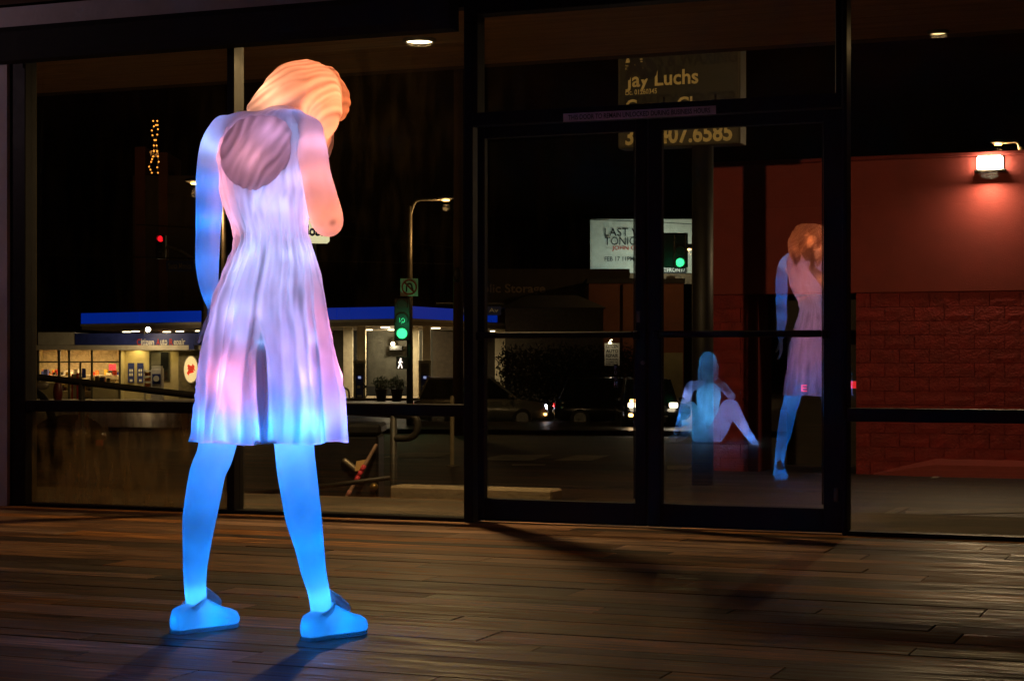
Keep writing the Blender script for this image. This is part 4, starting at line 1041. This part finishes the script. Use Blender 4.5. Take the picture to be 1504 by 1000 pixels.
# ---- billboard
f = Far('billboard', 'large pale billboard with dark capitals and one red line, far behind the doors', 'billboard', 941, 130)
bf = f.part('panel', M['sign_white'], (867, 322, 1016, 401, 130, .5))
f.part('apron', mat('brown_apron', (.16, .09, .04), .7), (880, 402, 1016, 417, 130.1, .4)); f.part('frame', M['black'], (866, 321, 1017, 402, 130.55, .2))
for px in (905, 980): MB().tube([(f.p(px, 0, 131).x, 1.2, 0), (f.p(px, 0, 131).x, 1.2, f.p(px, 400, 131).z)], .35, 12).build('pillar', M['pole_grey'], f.root)
f.text('lettering', 'LAST WEEK', M['letter_dark'], 888, 335, 972, 347, 129.9, .0); f.text('lettering', 'TONIGHT', M['letter_dark'], 888, 348, 954, 360, 129.9, .0)
f.text('lettering', 'WITH', mat('grey_print', (.35, .35, .3), .6), 888.5, 363, 898, 366, 129.9); f.text('lettering', 'JOHN OLIVER', M['letter_red'], 899, 361, 957, 369, 129.9, .01)
f.text('lettering', 'FEB 17 11PM', M['letter_dark'], 888, 377, 931, 383.5, 129.9, .01)
f.part('name_plate', M['letter_dark'], (962, 392, 1008, 401, 129.7, .1)); f.text('lettering', 'OUTFRONT/', M['white'], 963, 393.5, 1006, 399.5, 129.65, .02)
c = f.p(905, 400, 126); light('billboard_light', 'AREA', c, (.66, 1, .98), 190, f.root, rot=(R(125), 0, 0), size=2.0)
c = f.p(985, 400, 126); light('billboard_light', 'AREA', c, (.8, 1, .86), 190, f.root, rot=(R(125), 0, 0), size=2.0)
mb = MB()
for px in (905, 985):
    c = f.p(px, 405, 126); mb.box(c - Vector((.3, .15, .2)), c + Vector((.3, .15, -.02)))
    mb.tube([c, f.p(px, 405, 130)], .05, 6)
mb.build('lamp_arm', M['black'], f.root)

# ---- dark buildings behind the street
f = Far('storage_building', 'dark storage building with faint lettering beyond the left door', 'building', 800, 125)
f.part('wall', M['night_wall'], (690, 395, 925, 600, 125, 12))
f.text('lettering', 'Public Storage', mat('faint_lettering', (.3, .24, .18), .8), 690, 417, 801, 434, 124.9, .02)
f = Far('house', 'low grey building with a dark pitched roof in front of the storage building', 'building', 820, 108)
f.part('wall', mat('grey_wall', (.10, .085, .06), .9), (742, 450, 886, 600, 108, 8))
a, b = f.p(735, 452, 107.6), f.p(891, 452, 107.6)
mb = MB(); z1 = f.p(0, 430, 107.6).z; mb.add([(a.x, a.y, a.z), (b.x, a.y, b.z), (b.x, a.y + 9, b.z), (a.x, a.y + 9, a.z), (a.x + 1.6, a.y + 4, z1), (b.x - 1.6, a.y + 4, z1)], [(0, 1, 5, 4), (1, 2, 5), (2, 3, 4, 5), (3, 0, 4), (3, 2, 1, 0)]); mb.build('roof', M['roof'], f.root)
f = Far('brown_building', 'tall brown-red building below the billboard', 'building', 930, 118)
f.part('wall', M['night_red'], (865, 415, 1004, 600, 118, 10)); f.part('side_wing', M['night_green'], (974, 518, 1003, 600, 112, 4)); f.part('parapet', M['roof'], (862, 409, 1006, 416, 117.8, 10.4))
f.part('pilaster', M['night_red'], (915, 417, 935, 600, 117.6, .39))
mb = MB(); rg = random.Random(5)
def leaves(mb, c, r, n, size, rg):
    for _ in range(n):
        v = Vector((rg.gauss(0, 1), rg.gauss(0, 1), rg.gauss(0, 1))).normalized() * (rg.random() ** .35)
        p = Vector(c) + Vector((v.x * r[0], v.y * r[1], v.z * r[2])); a = Vector((rg.gauss(0, 1), rg.gauss(0, 1), rg.gauss(0, 1))).normalized(); b = a.orthogonal().normalized()
        s = size * rg.uniform(.6, 1.3); mb.add([p, p + a * s + b * s * .35, p + a * s * 1.9, p + a * s - b * s * .35], [(0, 1, 2, 3)])
f = Far('hedge', 'long dark hedge behind the passing cars', 'hedge', 838, 88)
for k in range(27):
    c = f.p(741 + k * 7.6, 541 + rg.uniform(-3, 3), 88); leaves(mb, (c.x, c.y, c.z), (.38, .6, 1.15), 250, .12, rg); leaves(mb, (c.x, c.y, .7), (.4, .6, .8), 130, .12, rg)
mb.build('foliage', M['hedge'], f.root); mb = MB()
for k in range(8): c = f.p(755 + k * 24, 560, 88); mb.tube([(c.x, c.y, 0), (c.x + .1, c.y, 1.2)], .06, 6)
mb.build('stems', M['wood_pole'], f.root)
f = Far('repair_sign', 'white placard with black lettering on a thin post before the hedge', 'sign', 904, 80)
f.part('plate', M['sign_white'], (888, 504, 910, 537, 80, .05), bev=.01); MB().tube([(0, .1, 0), f.p(904, 510, 80.1)], .05, 8).build('post', M['steel'], f.root)
for s, y0, y1 in (('CITIZEN', 506, 511), ('AUTO', 513, 518), ('REPAIR', 519.5, 524.5), ('FOREIGN', 526.5, 529), ('DOMESTIC', 530.5, 532.5), ('SERVICE', 533.5, 535.5)): f.text('lettering', s, M['letter_dark'], 890, y0, 908, y1, 79.97, .03)
mb = MB(); mb.limb([f.p(897, 504, 80), f.p(896, 500, 80), f.p(899, 499, 79.8)], [.02, .02, .02], 6); mb.ell(f.p(896, 503.5, 79.9), (.08, .06, .05)); mb.build('sign_lamp', E['canopy_lamp'], f.root)
light('sign_light', 'POINT', f.p(898, 500, 79.0), (1, .85, .6), 12, f.root, .05)

# ---- gas station
def PD(px, d, zz): p = P(px, HOR, d); return (p.x, p.y, zz)
f = Far('canopy', 'filling station canopy with a glowing blue edge band', 'canopy', 440, 104)
def fp(px, py, d): return f.p(px, py, d)
A0, A1, A2 = (120, 115.0), (604, 100.0), (740, 112.0)
def zof(py, d): return CAM.z + (HOR - py) / FPX * d - f.z
zb0, zb1 = zof(467.5, 100), zof(449.8, 100)
def xy(px, d): v = f.p(px, 0, d); return Vector((v.x, v.y, 0))
back = [xy(760, 128), xy(200, 132)]
def slab(name, pts, z0, z1, m):
    n = len(pts); vs = [(p.x, p.y, z0) for p in pts] + [(p.x, p.y, z1) for p in pts]
    return MB().add(vs, [tuple(range(n)), tuple(range(n, 2 * n))] + [(i, (i + 1) % n, (i + 1) % n + n, i + n) for i in range(n)]).build(name, m, f.root)
outer = [xy(*A0), xy(*A1), xy(*A2), back[0], back[1]]
slab('deck', outer, zb0 - .38, zb0 - .01, mat('canopy_soffit_metal', (.34, .27, .18), .6, 0, .1, 1))
slab('top', outer, zb0 + .01, zb1 - .02, M['roof'])
def band(name, a, b, m, t=.08, z0=zb0, z1=zb1):
    d = (b - a).normalized(); n = Vector((d.y, -d.x, 0)); n = n if n.y < 0 else -n
    pts = [a, b, b + n * t, a + n * t]
    return slab(name, pts, z0, z1, m)
L1 = (outer[1] - outer[0]); nseg = 5
for i in range(nseg): band('blue_panel', outer[0] + L1 * (i / nseg + .001), outer[0] + L1 * ((i + 1) / nseg - .001), E['blue_band'])
L2 = (outer[2] - outer[1])
for i in range(2): band('blue_panel', outer[1] + L2 * (i / 2.2 + .001), outer[1] + L2 * ((i + 1) / 2.2 - .001), E['blue_band'])
band('end_panel', outer[1] + L2 * .912, outer[2], mat('dull_red_panel', (.3, .06, .04), .6))
band('trim', outer[0], outer[1], M['cream'], .10, zb0 - .16, zb0 - .012); band('trim', outer[1], outer[2], M['cream'], .10, zb0 - .16, zb0 - .012)
mb = MB(); cl = []
for (px, d) in [(186, 121), (199, 119), (245, 121), (264, 119), (293, 117), (330, 115), (400, 112), (470, 110), (541, 113), (566, 104.5), (576, 113), (640, 107), (726, 118), (680, 120), (620, 122), (480, 120)]:
    p = xy(px, d); cl.append(p)
    o = MB().disc((p.x, p.y, zb0 - .45), .27, 'z', .06, 16).build('canopy_lamp', E['canopy_lamp'], f.root)
for i in (2, 5, 7, 9, 11, 12): light('canopy_light', 'AREA', (cl[i].x, cl[i].y, zb0 - .5), (1, .80, .48), 330, f.root, size=.9)
for (p0, p1, d) in ((504, 518, 106), (524, 537, 104), (603.5, 615, 106), (620, 632, 104), (727, 742, 112), (300, 312, 112), (395, 407, 110)):
    a = f.p(p0, 0, d); b = f.p(p1, 0, d); MB().box((a.x, a.y, 0), (b.x, b.y + .45, zb0 - .385), .02).build('column', M['cream'], f.root)
isl = f.part('island', M['concrete_pale'], (498, 584.5, 700, 594, 102, 6))
def pump(label, px, d):
    g_ = Far('fuel_pump', label, 'fuel pump', px, d, 'blue fuel pumps', z=gz(200) + .12)
    for p0, p1 in ((px - 9, px - 6), (px + 6, px + 8.5)): g_.part('frame_post', M['cream'], (p0, 533, p1, 590, d, .4), bev=.01)
    g_.part('frame_head', M['cream'], (px - 9.4, 529.5, px + 9, 533.4, d - .01, .42), bev=.01)
    g_.part('back_panel', mat('grey_pump_back', (.3, .28, .24), .6), (px - 5.9, 533.6, px + 5.9, 552, d + .2, .1))
    bd = g_.part('cabinet', mat('pump_blue', (.04, .07, .42), .45, 0, .2, 3), (px - 5.5, 551, px + 5.5, 590, d + .02, .36), bev=.01)
    g_.part('screen', emit('pump_screen', (.5, .6, 1), .6), (px - 2, 552.5, px + 2, 556, d - .01, .03), parent=bd); g_.part('price_label', M['white'], (px - 3.5, 566, px + 1, 570, d - .005, .03), parent=bd); g_.part('notice', M['white'], (px - 3.5, 580, px + 3, 583, d - .005, .03), parent=bd)
    mb = MB(); mb.limb([g_.p(px + 5, 572, d), g_.p(px + 10, 566, d - .2), g_.p(px + 11, 578, d - .2), g_.p(px + 7, 586, d)], [.03] * 4, 8); mb.build('hose', M['rubber'], g_.root, True)
    mb = MB(); mb.tube([g_.p(px + 5.5, 563, d - .1), g_.p(px + 9, 568, d - .15)], .06, 8, True); mb.build('nozzle', M['black'], g_.root)
pump('blue fuel pump in a cream frame nearest the dress hem', 528, 102.4); pump('blue fuel pump in a cream frame right of the potted plants', 624, 102.4)
for px, lab in ((507, 'tan hoop bollard beside the dress hem'), (637, 'tan hoop bollard right of the second fuel pump')):
    g_ = Far('hoop_bollard', lab, 'bollard', px, 101, 'hoop bollards by the pumps')
    MB().limb([(-.18, 0, 0), (-.18, 0, .5), (-.12, 0, .66), (.05, 0, .7), (.17, 0, .6), (.22, 0, .4), (.22, 0, 0)], [.055] * 7, 10).build('hoop', M['tan_pipe'], g_.root, True)
for px, lab in ((560, 'bushy plant in a dark pot, left of two by the pumps'), (583, 'bushy plant in a dark pot, right of two by the pumps')):
    g_ = Far('potted_plant', lab, 'plant', px, 101, 'potted plants by the pumps', z=gz(200))
    MB().lathe([(.2, 0), (.24, .02), (.33, .58), (.36, .6), (.36, .68), (.31, .68), (.3, .62)], (0, 0, 0), 20).build('pot', M['pot'], g_.root, True)
    mb = MB(); leaves(mb, (0, 0, .98), (.48, .4, .36), 420, .09, rg); mb.build('foliage', M['leaf'], g_.root)
    mb = MB()
    for k in range(5): mb.tube([(0, 0, .5), (rg.uniform(-.3, .3), rg.uniform(-.2, .2), 1.1)], .015, 5)
    mb.build('stem', M['wood_pole'], g_.root)
f2 = Far('station_building', 'dark rough-walled station building behind the fuel pumps', 'building', 590, 118)
f2.part('wall', M['dark_stone'], (490, 478, 700, 600, 118, 6)); f2.part('panel', mat('brown_panel', (.13, .10, .07), .8), (636, 487, 700, 567, 117.6, .38)); f2.part('doorway', M['black'], (505, 486, 540, 590, 117.7, .2))
f2.part('plinth', M['roof'], (490, 567, 700, 590, 117.4, .5))
c = f2.p(577, 505, 116.9)
wl = Far('wall_lamp', 'small bright lamp on the dark station wall left of the walk signal', 'lamp', 577, 117, z=2.5)
wl.part('bracket', M['black'], (572, 508, 590, 514, 117, .9)); mb = MB(); mb.ell(wl.p(577, 505, 116.8), (.13, .12, .13)); mb.build('bulb', E['warm'], wl.root, True)
light('lamp_light', 'POINT', wl.p(577, 506, 116.3), (1, .85, .55), 260, wl.root, .1)
f2 = Far('price_sign', 'white lit sign box with a dark blue letter beside the bent elbow', 'sign', 468, 95)
f2.part('cabinet', E['lit_white'], (436, 322, 483, 357, 95, .5), bev=.12); f2.text('lettering', 'Mobil', M['blue_paint'], 442, 330, 478, 347, 94.95, .04)
MB().tube([(0, .4, 0), f2.p(460, 350, 95.4)], .15, 10).build('pole', M['pole_grey'], f2.root)

# ---- auto repair shop
f = Far('repair_shop', 'lit auto repair shop with a blue name band and large windows', 'building', 165, 106)
D = 106
f.part('back_wall', mat('shop_back_wall', (.6, .5, .32), .8), (30, 512, 178, 590, D + 5, .2)); f.part('shop_floor', M['concrete_pale'], (30, 588.2, 178, 590, D, 5)); f.part('shop_ceiling', M['white'], (30, 508.5, 178, 512, D + .1, 5.2))
f.part('side_wall', M['cream_wall'], (26, 512, 30, 590, D, 5.2)); f.part('side_wall', M['cream_wall'], (175.5, 512, 178, 590, D, 5.2))
f.part('parapet', M['cream'], (56, 488, 109.5, 506.5, D - .1, 6)); bb = f.part('name_band', M['blue_paint'], (110, 489.5, 296, 506.5, D - .12, 6)); f.part('fascia', M['cream'], (44, 507, 277, 514, D - .5, .58)); f.part('fascia', M['cream'], (285, 507, 300, 514, D - .5, .58))
f.part('flag_sign', M['blue_paint'], (277.4, 492, 285, 513, D - .7, .1))
x = 201
for w, c_ in (('C', M['letter_red']), ('itizen', M['white']), ('A', M['letter_red']), ('uto', M['white']), ('R', M['letter_red']), ('epair', M['white'])):
    wdt = {'C': 5.5, 'itizen': 19, 'A': 5.5, 'uto': 10, 'R': 5.5, 'epair': 17}[w]
    f.text('lettering', w, c_, x, 497.5, x + wdt, 507 if 'p' not in w else 509.5, D - .16, .02); x += wdt + (3.2 if w in ('itizen', 'uto') else .7)
fr = mat('dark_olive_frame', (.08, .075, .045), .5)
for p0, p1 in ((52, 57.5), (84.5, 88), (99.8, 102.5), (133.3, 136), (174.5, 177), (44, 45.5)): f.part('mullion', fr, (p0, 514.2, p1, 588, D, .15))
for (p0, p1) in ((57.5, 84.5), (88, 99.8), (102.5, 133.3), (136, 174.5)):
    f.part('transom_rail', fr, (p0, 530.5, p1, 532.5, D + .01, .13)); 
    f.part('window_pane', glass('shop_glass', .03, (.95, .95, .93)) if 'shop_glass' not in bpy.data.materials else bpy.data.materials['shop_glass'], (p0, 514.3, p1, 530.4, D + .05, .02)); f.part('window_pane', bpy.data.materials['shop_glass'], (p0, 532.6, p1, 588, D + .05, .02))
f.part('door_stile', fr, (116.5, 532.6, 119, 588, D - .01, .12)); f.part('stall_riser', M['cream_wall'], (88, 578, 102.5, 588, D + .02, .2)); f.part('stall_riser', M['cream_wall'], (136, 562, 174.5, 588, D + .09, .3)); f.part('stall_riser', M['cream_wall'], (57.5, 562, 84.5, 588, D + .09, .3))
# goods inside
goods = [mat('goods_' + n, c, .6) for n, c in (('red', (.5, .04, .02)), ('white', (.7, .65, .55)), ('blue', (.03, .05, .25)), ('yellow', (.6, .4, .05)), ('dark', (.04, .03, .025)), ('orange', (.6, .18, .03)))]
rg2 = random.Random(9)
for i in range(90):
    px = rg2.uniform(58, 170); row = rg2.choice((551, 551, 561, 561, 574, 588)); h_ = rg2.uniform(3, 9); w_ = rg2.uniform(2, 6)
    f.part('goods', rg2.choice(goods), (px, row - h_, px + w_, row, D + rg2.uniform(1.5, 4.2), .35))
for row in (551.2, 561.2, 574.2): f.part('shelf', M['white'], (58, row, 172, row + 1, D + 1.6, 3))
f.part('poster', M['letter_red'], (105, 549, 107, 586, D + .3, .05)); f.part('poster', M['sign_white'], (107.2, 549, 112, 586, D + .3, .05)); f.part('poster', M['letter_red'], (112.2, 548, 115.5, 586, D + .3, .05))
f.part('poster', M['blue_paint'], (120.5, 541, 126, 555, D + .03, .02)); f.part('led_sign', E['redled'], (160, 535, 170, 543.5, D - .03, .03)); f.text('lettering', 'PACK', M['white'], 161, 536, 169, 539, D - .05, .03); f.text('lettering', 'ATM', M['white'], 162, 540, 168.5, 543, D - .05, .03)
for px in (72, 118, 155): light('shop_light', 'AREA', f.p(px, 514.5, D + 2.2), (1, .70, .33), 90, f.root, size=1.0)
# right-hand porch wall
f.part('wall', M['cream_wall'], (178, 514.5, 262, 590, D + .9, .2)); f.part('wall', mat('olive_wall', (.24, .20, .10), .8), (262.2, 514.5, 330, 590, D + .2, .3))
f.part('porch_ceiling', M['white'], (178, 512.5, 262, 514.3, D - .2, 1.2))
o = f.part('window_frame', fr, (219, 515.5, 249.5, 560, D + .82, .07)); f.part('pane', M['car_glass'], (221, 517, 247.5, 558, D + .78, .03), parent=o); f.part('blind_slats', M['dark_stone'], (222, 518, 236, 540, D + .765, .012), parent=o)
for p0 in (188, 201.5):
    o = f.part('wall_poster', M['blue_paint'], (p0, 533, p0 + 9, 562, D + .8, .05)); f.part('print', M['white'], (p0 + 2, 542, p0 + 4, 546, D + .78, .015), (p0 + 5, 542, p0 + 7, 546, D + .78, .015), (p0 + 2, 548, p0 + 4, 552, D + .78, .015), (p0 + 5, 548, p0 + 7, 552, D + .78, .015), (p0 + 2.8, 557, p0 + 6.5, 560.5, D + .78, .015), parent=o)
light('porch_light', 'AREA', f.p(200, 514.6, D + .3), (1, .75, .28), 30, f.root, size=1.2); light('porch_light', 'AREA', f.p(240, 514.6, D + .3), (1, .75, .28), 16, f.root, size=.8)
# oval sign
c = f.p(280.5, 542.5, D - .1); k = D / FPX
ov = Far('oval_sign', 'lit oval wall sign with a red winged horse', 'sign', 280.5, D - .1, z=0)
cz = CAM.z + (HOR - 542.5) * k
MB().disc((0, 0, cz), 11 * k, 'y', .1, 40, 20.5 * k).build('rim', M['cream'], ov.root); MB().disc((0, -.03, cz), 9.9 * k, 'y', .02, 40, 19 * k).build('face', E['oval'], ov.root)
hp = [(-6.5, 3.5), (-4.5, 2.2), (-5.5, 5.5), (-2.5, 3.6), (-3.2, 7), (.5, 3.5), (2.2, 5.0), (2.6, 7.8), (4.0, 6.2), (5.6, 5.0), (5.0, 4.2), (3.8, 4.6), (3.6, 2.0), (6.6, -1.0), (7.2, -2.4), (5.4, -1.6), (3.2, -.6), (4.8, -3.8), (2.8, -2.0), (.5, -2.0), (-1.5, -2.2), (-2.2, -5.5), (-3.8, -8.5), (-3.2, -5.2), (-4.4, -3.6), (-6.4, -5.0), (-4.6, -2.2), (-3.6, -.4), (-5.6, .3), (-3.0, 1.2)]
import bmesh
bm = bmesh.new(); fv = [bm.verts.new((x * k * .95, -.035, cz + z * k * 1.08)) for x, z in hp]; fc = bm.faces.new(fv); bmesh.ops.triangulate(bm, faces=[fc]); me = bpy.data.meshes.new('winged_horse'); bm.to_mesh(me); bm.free(); me.materials.append(emit('red_horse', (.75, .06, .02), .7)); link('winged_horse', me, ov.root)
# kiosks on the forecourt
g_ = Far('ice_chest', 'white merchandise kiosk with a dark blue panel before the repair shop', 'kiosk', 229.5, 104, z=gz(200))
g_.part('cabinet', M['white'], (222, 541, 237, 588, 104, .8), bev=.03); g_.part('panel', M['blue_paint'], (223.5, 549, 235.5, 564, 103.97, .025)); g_.part('header', M['sign_white'], (222.5, 537.5, 236.5, 540.8, 104, .5))
mb = MB(); mb.disc(g_.p(229.5, 556, 103.94), .17, 'y', .015); mb.build('emblem', M['white'], g_.root)
g_ = Far('display_rack', 'low white rack with shelves left of the merchandise kiosk', 'rack', 217, 104, z=gz(200))
for y_ in (544, 552, 560, 568, 577, 586): g_.part('shelf', M['white'], (212, y_, 221.4, y_ + 1.6, 104, .5))
for p0 in (211.2, 221.5): g_.part('upright', M['white'], (p0, 543, p0 + .8, 588, 104, .5))
g_.part('goods', goods[5], (212.5, 547, 221, 551.8, 104.1, .35), (212.5, 555, 221, 559.8, 104.1, .35), (212.5, 563, 221, 567.8, 104.1, .35))
yl = Far('yard_lamp', 'very bright lamp on a bracket above the blue name band', 'lamp', 217.5, 104, z=2)
mb = MB(); mb.ell(yl.p(217.5, 484, 104), (.14, .13, .14)); mb.build('bulb', E['flood'], yl.root, True)
MB().tube([yl.p(212, 491, 104.2), yl.p(213, 486, 104.1), yl.p(217, 482, 104)], .05, 8).build('bracket', M['pole_grey'], yl.root)
light('lamp_light', 'POINT', yl.p(217.5, 486, 103.4), (1, .75, .42), 240, yl.root, .15)
f.part('forecourt_kerb', M['concrete_pale'], (20, 587.5, 320, 590.5, D - 3, 2.9))
# bulb tower and its building
f = Far('bulb_sculpture', 'upright sculpture outlined in small orange bulbs on a dark rooftop', 'sculpture', 227, 118, z=4)
kb = 118 / FPX
line = [(223, 254), (219, 245), (222, 238), (225, 230), (226, 222), (226, 214), (227, 206), (224, 199), (223, 192), (226, 186), (225, 178), (229, 184), (231, 178), (232, 190), (231, 198), (229, 206), (230, 214), (231, 222), (232, 230), (233, 238), (231, 246), (232, 254), (227, 254)]
mb = MB(); mb.tube([f.p(a, b, 118) for a, b in line], .05, 6); mb.build('frame', M['pole_grey'], f.root)
bm_ = MB().ell((0, 0, 0), (.055, .055, .055), None, 8, 6).mesh('bulb', E['bulb'])
for i in range(len(line) - 1):
    a, b = line[i], line[i + 1]; n = max(1, int(math.dist(a, b) / 4.2))
    for j in range(n):
        t = j / n; link('bulb', bm_, f.root, f.p(a[0] + (b[0] - a[0]) * t, a[1] + (b[1] - a[1]) * t, 117.9))
light('bulb_light', 'POINT', f.p(226, 225, 117), (1, .4, .08), 60, f.root, .3)
f = Far('theatre_building', 'dark tower-like building behind the orange bulb sculpture', 'building', 215, 122)
f.part('tower', M['night_red'], (198, 216, 213, 600, 122, 5)); f.part('tower', M['night_red'], (233, 224, 246, 600, 122, 5)); f.part('facade', M['night_wall'], (195, 258, 300, 600, 122.1, 6))

# ---- cars
def car(label, px, d, rz, paint, tall, heads, group='passing cars', hz_=0.0):
    w = P(px, HOR, d); t = thing('car', label, 'car', (w.x, w.y, gz(w.y) + .012), YAW + rz, group)
    L_, W_ = 4.5, .9; zr = 1.68 if tall else 1.42; zb = 1.0 if tall else .9
    sec = [(-2.25, .42, .70, .74), (-2.2, .30, zb - .12, .82), (-1.9, .26, zb - .02, .88), (-1.0, .24, zb, .9), (.6, .24, zb, .9), (1.2, .24, zb - .03, .9), (1.8, .26, zb - .10, .87), (2.15, .30, zb - .2, .8), (2.27, .42, .66, .7)]
    mb = MB(); rs = []
    for x, z0, z1, hw_ in sec:
        rs.append([(x, hw_ * a, z0 + (z1 - z0) * b) for a, b in ((-.86, 0), (-.98, .18), (-1, .5), (-.96, .85), (-.86, 1), (.86, 1), (.96, .85), (1, .5), (.98, .18), (.86, 0))])
    mb.rings(rs); mb.build('body', paint, t, True)
    x0, x1, x2, x3 = (-2.05, -1.75, .35, 1.2) if tall else (-1.75, -1.05, .25, 1.15)
    mb = MB(); mb.rings([[(a, -.80, zb - .02), (b, -.66, zr - .04), (b, .66, zr - .04), (a, .80, zb - .02)] for a, b in ((x0, x1), ((x0 + x3) / 2 - .1, (x1 + x2) / 2), (x3, x2))]); mb.build('glasshouse', M['car_glass'], t)
    mb = MB(); mb.rings([[(x, -.67 * k, zr - .045), (x, -.6 * k, zr), (x, .6 * k, zr), (x, .67 * k, zr - .045)] for x, k in ((x1 - .03, .95), (x1 + .2, 1), (x2 - .2, 1), (x2 + .05, .95))]); mb.build('roof', paint, t)
    for s in (-1, 1):
        for xa, xb in ((x0, x1), ((x0 + x3) / 2, (x1 + x2) / 2), (x3, x2)): MB().tube([(xa, .805 * s, zb - .03), (xb, .665 * s, zr - .03)], .035, 6).build('pillar', paint, t)
        mb = MB(); mb.ell((x3 - .2, .98 * s, zb + .06), (.08, .1, .07)); mb.build('mirror', paint, t, True)
        mb = MB(); mb.box((2.10, .62 * s - .12, .62 + hz_), (2.29 if hz_ else 2.24, .62 * s + .12, .76 + hz_), .02); mb.build('headlight', heads, t)
        mb = MB(); mb.box((-2.26, .55 * s - .15, .68), (-2.17, .55 * s + .15, .82), .015); mb.build('taillight', E['tail'], t)
        for x in (-1.4, 1.4):
            c = Vector((x, .80 * s, .33)); mb = MB()
            mb.rings([[c + Vector((math.cos(a) * r, yy * s, math.sin(a) * r)) for a in [2 * math.pi * i / 24 for i in range(24)]] for r, yy in ((.2, -.1), (.31, -.1), (.33, -.06), (.33, .08), (.30, .11), (.2, .11))]); wh = mb.build('wheel', M['rubber'], t, True)
            MB().disc(c + Vector((0, .09 * s, 0)), .21, 'y', .03 * s, 16).build('rim', M['rim'], wh)
            mb = MB(); mb.box((2.2, -.0, .44), (2.281, .0, .5))
    MB().box((2.225, -.4, .40), (2.285, .4, .56), .01).build('grille', M['black'], t)
    MB().box((-2.29, -.25, .5), (-2.25, .25, .62), .004).build('number_plate', M['white'], t)
    return t
c1 = car('grey sport utility car passing left of the black one', 706, 61.5, 0, M['car_grey'], True, E['head_blue'])
MB().box((2.12, -.86, .42), (2.22, -.70, .5), .02).build('fog_lamp', E['amber'], c1)
light('head_light', 'SPOT', (2.4, 0, .7), (1, .9, .75), 160, c1, .1, (R(84), 0, R(-90)), spot=60)
c2 = car('black car passing in the middle of the road behind the doors', 912, 61.0, 0, M['car_black'], True, M['rim'])
c3 = car('dark tall car with two bright headlights facing the doors', 951, 57, R(-90), M['car_black'], True, E['head'], hz_=.22)
light('head_light', 'SPOT', (2.4, 0, .7), (1, .85, .6), 60, c3, .1, (R(82), 0, R(-90)), spot=70)
MB().box((2.22, -.70, 1.0), (2.30, -.52, 1.09), .02).build('turn_lamp', E['amber'], c3); MB().box((2.22, -.74, .56), (2.30, -.6, .66), .02).build('fog_lamp', E['amber'], c3); MB().box((2.2, .3, .55), (2.28, .45, .6), .01).build('badge', M['steel'], c3)
